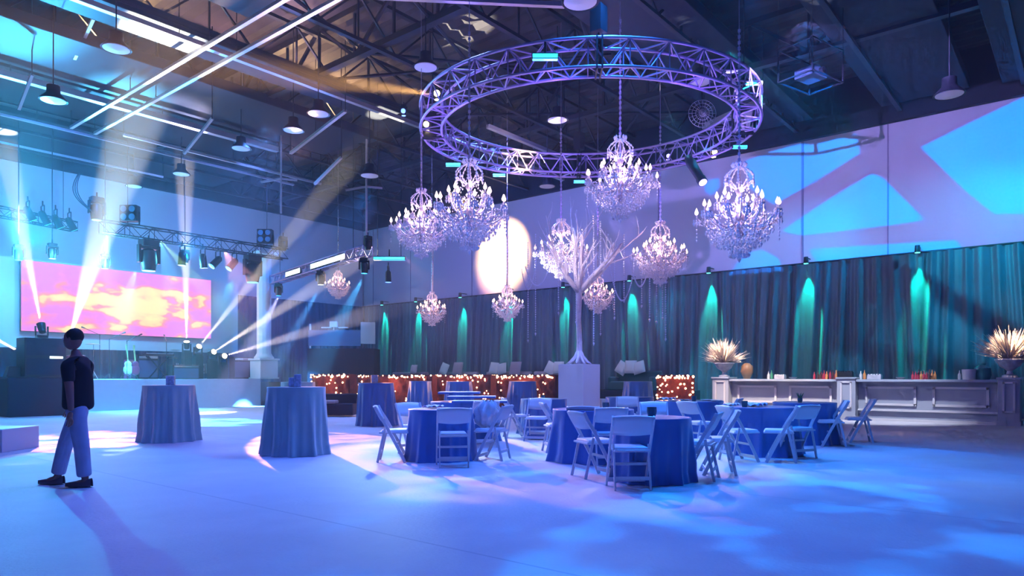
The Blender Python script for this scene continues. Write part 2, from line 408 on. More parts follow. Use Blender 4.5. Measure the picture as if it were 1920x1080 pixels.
# teal drape spots
ds = thing('drape_spot', 'x', 'stage light')
MB().tube([(0, 0, .12), (0, 0, -.10)], [.07, .085], 12).build('lamp_can', M_BLK, ds, smooth='auto')
MB().lathe([(0, -.105), (.075, -.105), (.075, -.115), (0, -.118)], 12, cap=False).build('lens', M_LENST, ds)
MB().bar((.1, 0, .1), (.1, 0, -.02), .03, .01).bar((.02, 0, .1), (.55, 0, .1), .03, .03).build('bracket', M_BLK, ds)
dsl = ['above the right end of the bar', 'above the gap in the middle of the bar', 'above the left pampas urn', 'right of the tree, behind hanging strands', 'just behind the tree trunk',
       'between the tree and the second small chandelier', 'right of the small leftmost chandelier', 'behind the small leftmost chandelier', 'nearest the far corner']
for i, y in enumerate([4.2, 7.57, 11.1, 14.5, 17.8, 21.0, 24.0, 27.2, 29.9]):
    p = Vector((WX-.38, y, DZ+.08))
    dup(ds, p, 0, 'black teal spot over the drape ' + dsl[i], 'teal spots over the drapes')
    spot(p-Vector((-.10, 0, .16)), (WX-.12, y-.03, 2.6), (.0, .9, .55), 1500 if i < 3 else 1000, 34, .7, .03)
for c in list(ds.children): bpy.data.objects.remove(c)
bpy.data.objects.remove(ds)

# ------------------------------------------------------------------ trusses
def box_truss(name, a, b_, w, label, hang=True, m=M_ALU):
    a, b_ = Vector(a), Vector(b_); t = (b_-a).normalized(); L = (b_-a).length
    s = Vector((-t.y, t.x, 0)).normalized()*w/2; h = Vector((0, 0, w/2))
    root = thing(name, label, 'truss', a)
    z = Vector((0, 0, 0)); e = b_-a
    for o_ in (s+h, s-h, -s+h, -s-h):
        MB().tube([z+o_, e+o_], .025, 8).build('chord', m, root, smooth=True)
    lc = MB(); n = int(L/w); d = e/n
    for i in range(n):
        p, q = d*i, d*(i+1)
        if i % 2: p, q = q, p
        for o1, o2 in ((s+h, s-h), (-s+h, -s-h), (s+h, -s+h), (s-h, -s-h)):
            lc.tube([p+o1, q+o2], .012, 5); lc.tube([p+o1, p+o2], .012, 5)
    lc.build('lacing', m, root)
    if hang:
        for f in (.12, .88):
            p = e*f+h; MB().tube([p, (p.x, p.y, 11.2-a.z)], .012, 5).build('hanging_cable', M_STEEL, root)
    return root
# stage front truss
SA = on_y(190, 425, 26.5); SB = on_y(535, 482, 26.5); SB.z = SA.z
box_truss('stage_truss', SA, SB, .42, 'straight box truss hung over the front of the stage', m=M_STEEL)
TA = W(690, 470, 23.6); TB = W(508, 527, 31.0)
box_truss('side_truss', TA, TB, .34, 'box truss with glowing light bars running toward the stage column')

# ring truss
RC = G(1100, 17.25); RC.z = 7.45
tilt = Matrix.Rotation(.026, 3, RT)       # far rim a little higher
ring = thing('round_truss', 'large circular violet-lit aluminium truss ring hung under the roof', 'truss', RC)
RO, RI, RH = 4.05, 3.55, .27
def rp(rr, a, z): return tilt @ Vector((rr*math.cos(a), rr*math.sin(a), z))
NS = 72
for rr, z in ((RO, RH), (RO, -RH), (RI, RH), (RI, -RH)):
    MB().tube([rp(rr, 2*PI*i/NS, z) for i in range(NS+1)], .033, 8, cap=False).build('chord', M_ALU, ring, smooth=True)
for sec in range(8):
    lc = MB()
    for i in range(sec*8, sec*8+8):
        a0, a1 = 2*PI*i/64, 2*PI*(i+1)/64
        if i % 2: a0, a1 = a1, a0
        for (r1, z1), (r2, z2) in (((RO, RH), (RO, -RH)), ((RI, RH), (RI, -RH)), ((RO, RH), (RI, RH)), ((RO, -RH), (RI, -RH))):
            lc.tube([rp(r1, a0, z1), rp(r2, a1, z2)], .017, 5)
            lc.tube([rp(r1, a0, z1), rp(r2, a0, z2)], .014, 5)
    lc.build('lacing', M_ALU, ring)
a_cam = math.atan2(-RC.y, -RC.x)
for kk in range(4):
    a = a_cam+kk*PI/2+.06
    pm = MB()
    for da in (-.012, .012):
        pm.bar(rp(RO+.03, a+da, 0), rp(RI-.03, a+da, 0), 2*RH+.1, .03, tilt @ Vector((0, 0, 1)))
    pm.build('joint_plate', M_BLK, ring)
for kk in range(4):
    hg = MB(); a = a_cam+kk*PI/2+.06
    p = rp(3.8, a, RH); hg.tube([p, (p.x, p.y, 11.2-RC.z)], .014, 5)
    hg.box((p.x, p.y, p.z+.45), (.24, .24, .5)); hg.build('chain_hoist', M_BLK, ring)

# ------------------------------------------------------------------ stage fixtures
def moving_head(big=1.0, lens=M_LENSC):
    t = thing('moving_head_light', 'x', 'stage light')
    MB().box((0, 0, -.08*big), (.34*big, .26*big, .14*big)).build('base', M_BLK, t, bevel=.02)
    yk = MB(); yk.bar((-.2*big, 0, -.12*big), (-.2*big, 0, -.5*big), .12*big, .05*big, (0, 1, 0)); yk.bar((.2*big, 0, -.12*big), (.2*big, 0, -.5*big), .12*big, .05*big, (0, 1, 0)); yk.bar((-.2*big, 0, -.17*big), (.2*big, 0, -.17*big), .12*big, .06*big, (0, 1, 0))
    yk.build('yoke', M_BLK, t, bevel=.01)
    hd = MB().lathe([(.06*big, -.18*big), (.15*big, -.24*big), (.17*big, -.5*big), (.14*big, -.66*big)], 16).build('head', M_BLK, t, smooth='auto')
    MB().lathe([(0, -.662*big), (.125*big, -.662*big), (.125*big, -.67*big), (0, -.675*big)], 16, cap=False).build('lens', lens, t)
    MB().tube([(0, 0, 0), (0, 0, .16)], .03, 6).build('clamp', M_STEEL, t)
    return t
def par_can(tiltv=0, lens=M_LENSB):
    t = thing('par_can', 'x', 'stage light')
    m = Matrix.Rotation(tiltv, 4, 'Y')
    MB().tube([(0, 0, .12), (0, 0, .06), (0, 0, -.26), (0, 0, -.28)], [.05, .095, .105, .12], 14).xf(m).build('can', M_BLK, t, smooth='auto')
    MB().lathe([(0, -.282), (.1, -.282), (.1, -.288), (0, -.29)], 14, cap=False).xf(m).build('lens', lens, t)
    MB().bar((0, .13, 0), (0, .13, .26), .03, .012).bar((0, -.13, 0), (0, -.13, .26), .03, .012).bar((0, -.13, .26), (0, .13, .26), .03, .012).tube([(0, 0, .26), (0, 0, .4)], .02, 6).build('yoke', M_BLK, t)
    return t
def led_bar(lens=M_LENSC, L=.55):
    t = thing('led_bar', 'x', 'stage light')
    MB().box((0, 0, 0), (L, .12, .12)).build('housing', M_BLK, t, bevel=.01)
    MB().box((0, 0, -.065), (L-.04, .09, .012)).box((0, -.065, -.01), (L-.04, .012, .08)).build('lens', lens, t)
    MB().bar((0, 0, .06), (0, 0, .3), .04, .015).build('bracket', M_BLK, t)
    return t
HEAD = -R(50.5)
def put(t, loc, rz=0, label=None, scale=None):
    t.location = loc; t.rotation_euler = (0, 0, rz); t['label'] = label
    if scale: t.scale = (scale,)*3
    return t
# on the ring (angles measured so they sit on the ring as in the photo)
ringfix = [
    (1022, 106, 12.95, 'bar', M_LENSC, 'cyan light bar on the near rim of the ring', .9),
    (850, 308, 19.6, 'bar', M_LENSC, 'cyan light bar under the lower left of the ring', .8),
    (936, 328, 20.8, 'bar', M_LENSC, 'cyan light bar under the far rim above the tree', .7),
    (1087, 340, 21.0, 'bar', M_LENSC, 'cyan light bar behind the middle chandelier top', .7),
    (1387, 275, 18.0, 'bar', M_LENSC, 'cyan light bar beside the chain of the right big chandelier', .7),
    (1414, 155, 16.0, 'bar', M_LENSWH, 'white-blue light bar outside the right rim of the ring', .7),
    (1374, 133, 15.2, 'bar', M_LENSV, 'violet-white light bar on the upper right of the ring', .6),
    (820, 172, 15.8, 'head', M_LENSW, 'moving head throwing the amber beam left of the ring', .5),
    (800, 230, 17.3, 'head', M_LENSW, 'glowing amber moving head on the left rim of the ring', .5),
    (757, 208, 17.0, 'head', M_LENSB, 'blue glowing lamp outside the left rim of the ring', .4),
    (1252, 292, 20.2, 'head', M_LENSV, 'violet lamp under the far right of the ring', .4),
    (1338, 282, 19.2, 'head', M_LENSW, 'amber lamp under the far right of the ring', .5),
]
for px, py, Y, kind, ln, lab, s in ringfix:
    p = W(px, py, Y)
    if kind == 'bar': put(led_bar(ln), p, HEAD, lab, s)
    else:
        t = put(moving_head(1, ln), p+Vector((0, 0, .15)), HEAD, lab, s)
        gl = MB().ball((0, -.2, -.45), .14, 14, 10); gl.build('front_lens', ln, t, smooth=True)
# profile spot pointing at the wall
t = thing('profile_spot', 'brown-black profile spotlight pointing down under the right rim of the ring', 'stage light', W(1290, 296, 18.8))
dv = (W(1318, 342, 18.2)-W(1290, 296, 18.8))
MB().tube([(0, 0, 0), dv*.25, dv*.3, dv*.85, dv*.86, dv], [.10, .14, .13, .11, .13, .13], 14).build('barrel', M_BLK, t, smooth='auto')
MB().tube([dv, dv*1.01], .11, 14).build('lens', M_LENSV, t)
MB().tube([dv*.25, (dv*.25)+Vector((0, 0, .45))], .02, 6).build('yoke', M_BLK, t)

# on the stage truss
def along(f, dz=0): p = SA.lerp(SB, f); p.z = SA.z+dz; return p
put(moving_head(1.7, M_LENSC), along(.22, -.22), 0, 'large moving head under the left half of the stage truss')
put(moving_head(1.7, M_LENSC), along(.79, -.22), 0, 'large moving head under the right end of the stage truss')
for f, tl, lab in ((.39, 0.05, 'upright slim par can, first from the left under the stage truss'), (.5, -.12, 'slightly tilted par can in the middle under the stage truss'),
                   (.585, .75, 'steeply tilted par can right of the middle under the stage truss'), (.68, .7, 'steeply tilted par can next to the right moving head')):
    put(par_can(tl, M_LENSC), along(f, -.62), 0, lab, 1.35)
for f, lab in ((.13, 'square blinder box standing on the left end of the stage truss'), (.87, 'square blinder box standing on the right end of the stage truss')):
    p = along(f, .62); t = thing('blinder_light', lab, 'stage light', p, HEAD)
    MB().box((0, 0, 0), (.62, .3, .58)).build('housing', M_BLK, t, bevel=.03)
    l = MB()
    for sx in (-.15, .15):
        for sz in (-.14, .14): l.tube([(sx, -.15, sz), (sx, -.165, sz)], .11, 12)
    l.build('lens', mat('blinder_face', (.1, .3, .5), .3), t)
    MB().bar((-.34, 0, -.4), (-.34, 0, .05), .04, .02).bar((.34, 0, -.4), (.34, 0, .05), .04, .02).bar((-.34, 0, -.4), (.34, 0, -.4), .04, .02).build('yoke', M_STEEL, t)
put(moving_head(1.2, M_LENSC), along(-.02, 1.0), 0, 'upright lamp at the left tip of the stage truss')
put(moving_head(.9, M_BLK), along(.985, .75), 0, 'small dark lamp at the right tip of the stage truss')
# hanging cables at left of truss
mb = MB()
for k_ in range(3):
    pts = []
    for i in range(13):
        u = i/12; p = W(147+k_*2, 325, 24).lerp(W(180, 402, 24), u); p += RT*(-.45*math.sin(PI*u))*(1-.12*k_); pts.append(p)
    mb.tube(pts, .016, 5)
tag(mb.build('cable_loom', M_STEEL), 'dark bundle of cables sagging to the left tip of the stage truss', 'cable')
# far left truss lamps in the haze
BA = W(-60, 385, 24.5); BB = W(140, 405, 28); BB.z = BA.z
box_truss('wing_truss', BA, BB, .35, 'hazy truss at the left edge over the stage', m=M_STEEL)
for i, (px, py) in enumerate(((52, 395), (80, 403), (104, 410), (130, 415))):
    put(par_can(-.5, M_LENSC), W(px, py, 25.5+i*.6), 0, 'dim tilted par can in the haze over the left of the stage', 1.3)['group'] = 'hazy par cans at the left'
# glowing cyan heads facing the camera
for px, py, lab in ((35, 470, 'cyan flaring lamp at the far left above the screen'), (197, 488, 'cyan flaring lamp above the upper left of the screen'), (347, 480, 'white flaring lamp above the right of the screen'), (98, 468, 'pale cyan lamp box left of the second flare')):
    p = on_y(px, py-12, 27.6)
    t = put(moving_head(1, M_LENSC), p, 0, lab, .8)
    MB().tube([(0, 0, 0), (0, 0, 9.5 if 0 else (11.2-p.z)/.8)], .02, 5).build('drop_pole', M_STEEL, t)
# on the side truss
for f, s, ln, lab in ((.03, .8, M_LENSC, 'lamp at the near end of the side truss'), (.42, .8, M_LENSWH, 'lamp under the middle of the side truss'), (.9, .8, M_LENSC, 'lamp near the stage end of the side truss')):
    p = TA.lerp(TB, f); p.z -= .2; put(moving_head(1, ln), p, HEAD, lab, s)
p = TA+Vector((0, 0, .5)); put(moving_head(1, M_BLK), p, 0, 'dark lamp riding on top of the near end of the side truss', .7)
for f0, f1, lab in ((.18, .5, 'long blazing white light bar along the side truss'), (.62, .78, 'shorter white light bar beside the stage end of the side truss')):
    a, c_ = TA.lerp(TB, f0)-FW*.22, TA.lerp(TB, f1)-FW*.22
    t = thing('light_strip', lab, 'stage light', a)
    MB().bar((0, 0, 0), c_-a, .22, .1).build('housing', M_BLK, t)
    MB().bar(-FW*.07, c_-a-FW*.07, .17, .03).build('lens', M_LENSWH, t)
# hanging cross bar with one cyan strip right of the side truss
t = put(led_bar(M_LENSC, 1.1), W(730, 484, 24), HEAD, 'cyan light bar hanging alone right of the side truss')
for sx in (-.4, .4): MB().tube([(sx, 0, .05), (sx, 0, 6)], .01, 4).build('hanging_cable', M_STEEL, t)
put(par_can(0, M_LENSB), W(728, 500, 24)-Vector((0, 0, .25)), HEAD, 'dark blue lamp below the lone cyan light bar')
# lamp pole under pipe
for px, y0, y1, Y, lab in ((527, 335, 400, 24.4, 'white pole lamp bracket hanging over the stage truss end'), (687, 350, 455, 23.7, 'white pole carrying the near end of the side truss')):
    t = thing('drop_pole', lab, 'pole', W(px, y0, Y))
    d = W(px, y1, Y)-W(px, y0, Y)
    MB().tube([Vector((0, 0, 1.6)), d], .035, 8).build('pole', M_PIPE, t)
    MB().bar(-RT*.7+Vector((0, 0, -.12)), Vector((0, 0, 0)), .06, .06).bar(RT*.5+FW*.2, Vector((0, 0, 0)), .06, .06).build('cross_arm', M_PIPE, t)

# suspended projector frame upper right
t = thing('projector_frame', 'dark suspended frame with a projector right of the ring', 'projector', W(1520, 140, 16.5), HEAD+.6); t.scale = (.62, .62, .62)
MB().box((0, 0, 0), (.9, .8, .35)).build('projector_body', mat('dim_blue_housing', (.06, .1, .16), .5), t, bevel=.03)
fr = MB()
for sx in (-1, 1):
    for sy in (-.7, .7): fr.bar((sx, sy, -.3), (sx, sy, .9), .05, .05); fr.tube([(sx, sy, .9), (sx, sy, 4.2)], .01, 4)
for sz in (-.3, .9):
    for sy in (-.7, .7): fr.bar((-1, sy, sz), (1, sy, sz), .05, .05)
    for sx in (-1, 1): fr.bar((sx, -.7, sz), (sx, .7, sz), .05, .05)
fr.build('frame', M_STEEL, t)
MB().tube([(0, -.4, 0), (0, -.55, 0)], .12, 14).build('lens', M_BLK, t)
# round wire fan through ring
t = thing('caged_fan', 'round caged fan seen through the right of the ring', 'fan', W(1316, 214, 20.5), HEAD)
mb = MB()
for rr in (.4, .3, .2, .1): mb.tube([(rr*math.cos(a*PI/12), -.1+rr*.15, rr*math.sin(a*PI/12)) for a in range(25)], .008, 4, cap=False)
for k_ in range(20): mb.tube([(0, -.12, 0), (.4*math.cos(k_*PI/10), -.05, .4*math.sin(k_*PI/10))], .006, 4)
mb.build('cage', M_PIPE, t)
mb = MB()
for k_ in range(4):
    a = k_*PI/2; mb.bar((0, 0, 0), (.34*math.cos(a), 0, .34*math.sin(a)), .14, .02, (math.sin(a), .5, -math.cos(a)))
mb.build('blade', M_STEEL, t); MB().tube([(0, 0, .4), (0, 0, 3.0)], .02, 5).build('drop_rod', M_STEEL, t)
# ================================================================== CHANDELIERS
def chandelier(kind, Rr, n_out, n_in, dense, bulbm):
    """origin at the height of the lower candle ring's cups; Rr = outer radius"""
    rnd = random.Random(int(Rr*100))
    t = thing('crystal_chandelier', 'x', 'chandelier')
    MB().lathe([(.0, -.52*Rr), (.05*Rr, -.5*Rr), (.12*Rr, -.4*Rr), (.05*Rr, -.3*Rr), (.09*Rr, -.15*Rr), (.16*Rr, -.05*Rr), (.05*Rr, .1*Rr), (.035*Rr, .5*Rr), (.1*Rr, .62*Rr), (.035*Rr, .72*Rr), (.03*Rr, 1.15*Rr), (.08*Rr, 1.22*Rr), (.01, 1.3*Rr)], 16).build('stem', M_SILV, t, smooth=True)
    def arm(a, ro, zt, zb):
        ca, sa = math.cos(a), math.sin(a); pts = []
        for i in range(11):
            u = i/10; r_ = .08*Rr+(ro-.08*Rr)*u
            z = zb - .22*Rr*math.sin(PI*u*1.0)*(1-.3*u) + (zt-zb)*u**2.2
            pts.append((r_*ca, r_*sa, z))
        o = MB().tube(pts, .012+.006*Rr, 6).lathe([(.01, -.02), (.05, 0), (.055, .015), (.02, .012)], 10, (ro*ca, ro*sa, zt)).build('arm', M_SILV, t, smooth='auto')
        MB().tube([(ro*ca, ro*sa, zt+.01), (ro*ca, ro*sa, zt+.10*Rr**.5)], .013, 8).build('candle', M_SLEEVE, o)
        s = Rr**.5
        MB().lathe([(.003, .10*s), (.02*s+.010, .12*s), (.028*s+.012, .155*s), (.018*s+.007, .20*s), (.002, .26*s)], 8, (ro*ca, ro*sa, zt)).build('bulb', bulbm, o, smooth=True)
        return Vector((ro*ca, ro*sa, zt))
    tips = [arm(2*PI*(i+.5)/n_out, Rr*(1 if i % 2 else .86), (.02 if i % 2 else .14)*Rr, -.1*Rr) for i in range(n_out)]
    tips2 = [arm(2*PI*(i+.2)/n_in, Rr*.52, .36*Rr, .12*Rr) for i in range(n_in)]
    cz = .036 if Rr > .6 else .026
    cr = MB()
    def drop(p, s): cr.octa(p, s*.5, s)
    def strand(a, b_, n, sag, s):
        a, b_ = Vector(a), Vector(b_)
        for i in range(n+1):
            u = i/n; p = a.lerp(b_, u); p.z -= sag*4*u*(1-u); drop(p, s*rnd.uniform(.75, 1.15))
    # pendants under every cup
    for tp in tips+tips2:
        for k_ in range(6):
            a = k_*PI/3; q = tp+Vector((.055*math.cos(a), .055*math.sin(a), -.02)); drop(q, cz); drop(q-Vector((0, 0, .055)), cz*1.3)
    for i in range(n_out):
        strand(tips[i], tips[(i+1) % n_out], 9, .16*Rr, cz*.8)
        strand(tips[i], (0, 0, .55*Rr), dense, .25*Rr, cz*.8)
        # hanging tail
        for k_ in range(5 if i % 2 else 3): drop(tips[i]-Vector((0, 0, .12+.07*k_)), cz)
    for i in range(n_in):
        strand(tips2[i], tips2[(i+1) % n_in], 7, .1*Rr, cz*.8); strand(tips2[i], (0, 0, .95*Rr), 9, .08*Rr, cz*.7)
    cr.build('crystal_garland', M_CRYS, t)['kind'] = 'stuff'
    # lower basket
    cr = MB(); nb = 24
    for k_ in range(nb):
        a = 2*PI*k_/nb
        for ring_, (r0, z0, r1, z1) in enumerate(((.80, -.16, .40, -.62), (.52, -.2, .12, -.92))):
            m_ = 9
            for i in range(m_+1):
                u = i/m_; rr = Rr*(r0+(r1-r0)*u**1.3); z = Rr*(z0+(z1-z0)*u)-.05*Rr*math.sin(PI*u)
                j_ = .03*Rr; drop((rr*math.cos(a+ring_*.12)+rnd.uniform(-j_, j_), rr*math.sin(a+ring_*.12)+rnd.uniform(-j_, j_), z+rnd.uniform(-j_, j_)), cz*rnd.uniform(.7, 1.35))
                if i % 3 == 1: drop((rr*math.cos(a), rr*math.sin(a), z-.09), cz*1.3)
    drop((0, 0, -1.0*Rr), cz*2.2)
    cr.build('crystal_basket', M_CRYS, t)['kind'] = 'stuff'
    # crown
    cr = MB()
    for k_ in range(10):
        a = 2*PI*k_/10; pts = []
        for i in range(8):
            u = i/7; rr = Rr*(.05+.3*math.sin(PI*(u*.9+.05))); z = Rr*(.7+.5*u); pts.append(Vector((rr*math.cos(a), rr*math.sin(a), z)))
        cr.tube(pts, .008, 4)
        for p in pts: drop(p, cz*1.1)
        drop(pts[3]-Vector((0, 0, .06)), cz*1.5); drop(pts[3]-Vector((0, 0, .12)), cz*1.2)
        a2 = a+.3; top = Vector((.16*Rr*math.cos(a2), .16*Rr*math.sin(a2), 1.28*Rr)); cr.tube([Vector((0, 0, 1.12*Rr)), top], .006, 4); drop(top, cz*1.8)
    cr.build('crystal_crown', M_CRYS, t)
    return t
big = chandelier('big', .78, 14, 8, 12, M_BULB)
med = chandelier('med', .72, 12, 6, 9, M_BULBW)
sml = chandelier('small', .52, 10, 5, 7, M_BULBW)
def chain_to(t, loc, ztop, Rr, sc_=1):
    L = (ztop-loc.z)/sc_; m = MB(); z = 1.25*Rr; rnd = random.Random(3)
    m.tube([(0, 0, z), (0, 0, L)], .008, 5)
    k_ = 0
    while z < L and z < 1.25*Rr+2.6:
        m.box((0, 0, z), (.05, .014, .06) if k_ % 2 else (.014, .05, .06)); z += .055; k_ += 1
    return m.build('chain', M_SILV, t)
ch = [
    (big, 1386, 408, 13.2, 'largest crystal chandelier, hung under the right rim of the ring before the blue wall', 1.0, 'violet'),
    (big, 1163, 345, 14.8, 'crystal chandelier hung highest, over the crown of the white tree', .98, 0),
    (big, 880, 397, 13.8, 'big crystal chandelier left of the warm wall glow, overlapping a lower one', 1.0, 0),
    (big, 790, 428, 17.0, 'bluish crystal chandelier, lower and leftmost of the big ones', .93, 0),
    (med, 1238, 482, 18.6, 'crystal chandelier right of the tree with long bead strands below', 1, 0),
    (med, 1052, 474, 19.6, 'crystal chandelier tangled behind the left branches of the tree', 1, 0),
    (sml, 1121, 556, 22.0, 'small warm chandelier just right of the tree trunk', 1, 0),
    (sml, 951, 573, 23.5, 'small warm chandelier on a white cord left of the tree', 1, 0),
    (sml, 810, 583, 25.0, 'small warm chandelier on a white cord, leftmost of the low ones by the drapes', 1, 0),
    (sml, 634, 537, 28.0, 'small flat pink chandelier under the side truss', .95, 0),
]
for src, px, py, Y, lab, s, _ in ch:
    loc = W(px, py, Y); t = dup(src, loc, random.uniform(0, 1), lab, scale=s)
    Rr = {big: .78, med: .72, sml: .52}[src]
    chain_to(t, loc, 11.2, Rr, s)
    if src is sml and px in (951, 810):
        MB().tube([(0, 0, 1.2*Rr), (.03, 0, 1.3*Rr+1), (-.02, 0, 1.3*Rr+2.4)], .035, 8).build('fabric_sleeve', M_BARK, t, smooth=True)
    e = 20 if src is big else 16 if src is med else 9
    point(loc+Vector((0, 0, .28*s)), (1, .60, .80) if src is big else (1, .50, .45), e*2.2, .25)
for src in (big, med, sml):
    for c in list(src.children):
        for d in list(c.children): bpy.data.objects.remove(d)
        bpy.data.objects.remove(c)
    bpy.data.objects.remove(src)

# ================================================================== TREE
PB = FL(1086, 794); PB = G(1086, 18.7)
PZ = EYE-(683-705)/F_PX*18.7
tag(MB().box((0, 0, PZ/2), (.80, .80, PZ)).build('pedestal', M_BOXW, loc=PB, bevel=.01), 'tall square white pedestal under the white tree', 'pedestal')
tree = thing('white_tree', 'bare white-painted tree on the square pedestal, hung with crystals', 'tree', PB+Vector((0, 0, PZ)))
rnd = random.Random(11)
tm = MB(); zt = 1.95
tm.tube([(0, 0, 0), (.0, .0, .25), (.01, 0, .6), (-.02, .01, 1.2), (0, 0, zt), (.0, 0, zt+.2)], [.16, .085, .075, .07, .08, .05], 12)
for k_ in range(9):
    a = 2*PI*k_/9; tm.tube([(0, 0, .42), (.1*math.cos(a), .1*math.sin(a), .2), (.24*math.cos(a), .24*math.sin(a), .06), (.34*math.cos(a), .34*math.sin(a), .012)], [.05, .05, .035, .01], 6)
tm.build('trunk', M_BARK, tree, smooth=True)
tips_t = []
def branch(mb, p, d, L, r, depth):
    pts = [p]; rs = [r]; n_ = 5
    for i in range(n_):
        d = (d+Vector((rnd.uniform(-.22, .22), rnd.uniform(-.22, .22), rnd.uniform(-.06, .22)))).normalized()
        pts.append(pts[-1]+d*L/n_); rs.append(r*(1-.66*(i+1)/n_))
        if depth > 0 and i in ((1, 3) if depth > 1 else (2, 3)):
            for _ in range(1):
                dd = (d+Vector((rnd.uniform(-.9, .9), rnd.uniform(-.9, .9), rnd.uniform(-.1, .6)))).normalized()
                branch(mb, pts[-1], dd, L*.55, rs[-1]*.7, depth-1)
    tips_t.append(pts[-1]); mb.tube(pts, rs, 6 if r > .02 else 4)
limbs = [(-1.35, .25, 1.55), (-.75, .5, 2.0), (-.2, -.4, 1.8), (.45, .3, 2.1), (.95, -.3, 1.8), (1.45, .3, 1.5), (.2, .9, 1.5), (-.5, -.8, 1.6), (1.2, .7, 1.1), (-1.2, -.6, 1.0)]
for (dx, dy, dz) in limbs:
    mb = MB(); d = (RT*dx+FW*dy+Vector((0, 0, dz))).normalized()
    branch(mb, Vector((0, 0, zt-.05)), d, math.sqrt(dx*dx+dy*dy+dz*dz)*.86, .072, 2)
    mb.build('branch', M_BARK, tree, smooth=True)
# bead strands and swags hung from the branches
def bead_strand(name, top, L, label, grp):
    m = MB(); z = 0; r_ = random.Random(int(L*100)); m.tube([(0, 0, 0), (0, 0, -L)], .004, 3)
    while z > -L: m.octa((0, 0, z), .026, .034); z -= .06
    m.octa((0, 0, -L-.05), .035, .07)
    return tag(m.build(name, M_CRYS, loc=top), label, 'bead strand', grp)
sps = [(990, 455, 635, 18.8), (1004, 440, 622, 18.5), (1047, 478, 583, 18.0), (1113, 400, 640, 17.6), (1126, 415, 622, 19.2), (1152, 480, 592, 18.2), (1170, 440, 560, 18.9), (1218, 484, 596, 18.2),
       (1231, 486, 600, 18.5), (1242, 486, 592, 18.9), (1248, 486, 632, 18.0), (1203, 482, 570, 18.7), (1080, 480, 600, 18.0), (1096, 470, 560, 19.3)]
for i, (px, y0, y1, Y) in enumerate(sps):
    near = 'below the chandelier right of the tree' if px > 1195 else ('left of the trunk of the white tree' if px < 1090 else 'right of the trunk of the white tree')
    bead_strand('bead_strand', W(px, y0, Y), (y1-y0)/F_PX*Y, 'long crystal bead strand hanging ' + near, 'bead strands ' + near)
def swag(p0, p1, sag, lab):
    m = MB(); n_ = 46; path = []
    for i in range(n_+1):
        u = i/n_; p = p0.lerp(p1, u); p.z -= sag*4*u*(1-u); m.octa(p-p0, .026, .036); path.append(p-p0)
    m.tube(path, .006, 4); tag(m.build('bead_swag', M_CRYS, loc=p0), lab, 'bead garland')
swag(W(1140, 480, 18.2), W(1190, 500, 18.0), 1.0, 'thick crystal garland looping right of the trunk')
swag(W(978, 505, 18.6), W(1008, 470, 18.6), .75, 'crystal garland looping under the left branches')
swag(W(1180, 480, 18.0), W(1215, 505, 18.5), .6, 'short crystal garland between tree and right chandelier')
swag(W(1092, 430, 18.2), W(1140, 440, 18.2), 1.6, 'crystal garland draped across the right branches')
swag(W(985, 500, 18.6), W(1030, 500, 18.3), .5, 'shallow crystal garland near the left branch tips')

# ================================================================== FURNITURE
def make_cloth(Rt, h, flare, nf, amp, seed, m, label, grp, loc, cat='tablecloth'):
    rnd = random.Random(seed); ph = [rnd.uniform(0, 6.28) for _ in range(5)]
    mb = MB(); n_ = 160; prof = []
    for (u) in (0, .5, .92, 1.0): prof.append(('t', u))
    for v in (.02, .06, .15, .28, .42, .56, .7, .84, 1.0): prof.append(('s', v))
    vs = []; fs = []
    for kind_, u in prof:
        for k_ in range(n_):
            a = 2*PI*k_/n_
            if kind_ == 't': r_, z = Rt*u+.001, h
            else:
                th = nf*a+ph[0]+.9*math.sin(2*a+ph[1])+u*.6*math.sin(a+ph[2]); fo = 1.2-2.2*abs(math.sin(th*.5))**.8+.45*math.sin((nf*2-3)*a+ph[2]+u)+.35*math.sin(3*a+ph[3])
                r_ = Rt*(1+flare*u**1.2)+amp*fo*min(1, u*1.6)
                z = h*(1-u)
                if u == 1.0: r_ += .02
                if u < .03: r_, z = Rt*1.006, h-.012
            vs.append((r_*math.cos(a), r_*math.sin(a), max(z, .004)))
    for i in range(len(prof)-1):
        for k_ in range(n_):
            k2 = (k_+1) % n_; fs.append((i*n_+k_, i*n_+k2, (i+1)*n_+k2, (i+1)*n_+k_))
    mb.add(vs, fs)
    return tag(mb.build('tablecloth', m, smooth=True, loc=loc), label, cat, grp)
def make_table(Rt, h, loc, name, label, grp):
    t = thing(name, label, 'table', loc, group=grp)
    MB().lathe([(0, h-.04), (Rt-.03, h-.04), (Rt-.03, h-.008), (0, h-.008)], 32, cap=False).build('tabletop', M_BOXW, t)
    MB().tube([(0, 0, .03), (0, 0, h-.05)], .04, 10).build('pole', M_STEEL, t)
    MB().lathe([(0, 0), (.26, 0), (.24, .03), (.04, .05)], 24, cap=False).build('base', M_STEEL, t)
    return t
# cocktail tables: px, base y (front), radius, material, label
ckt = [
    (317, 831, .46, M_CLOTH2, 'grey-blue floor-length cloth on the cocktail table before the stage'),
    (556, 857, .45, M_CLOTH2, 'teal-grey floor-length cloth on the nearest cocktail table'),
    (705, 800, .44, M_CLOTH, 'bright blue floor-length cloth on the cocktail table right of the nearest one'),
    (559, 786, .48, M_CLOTH2, 'cloth hidden behind the nearest cocktail table, only its rim showing'),
    (861, 778, .42, M_CLOTH, 'blue cocktail cloth behind the round table with the bag'),
    (788, 774, .38, M_CLOTH, 'blue cloth on the narrow far cocktail table before the fairy-lit hedge'),
    (980, 777, .45, M_CLOTH, 'blue cloth on the far cocktail table just left of the pedestal'),
    (936, 771, .42, M_CLOTH, 'blue cloth on the half-hidden cocktail table left of the pedestal'),
    (1196, 779, .45, M_CLOTH, 'blue cloth on the far cocktail table right of the pedestal'),
]
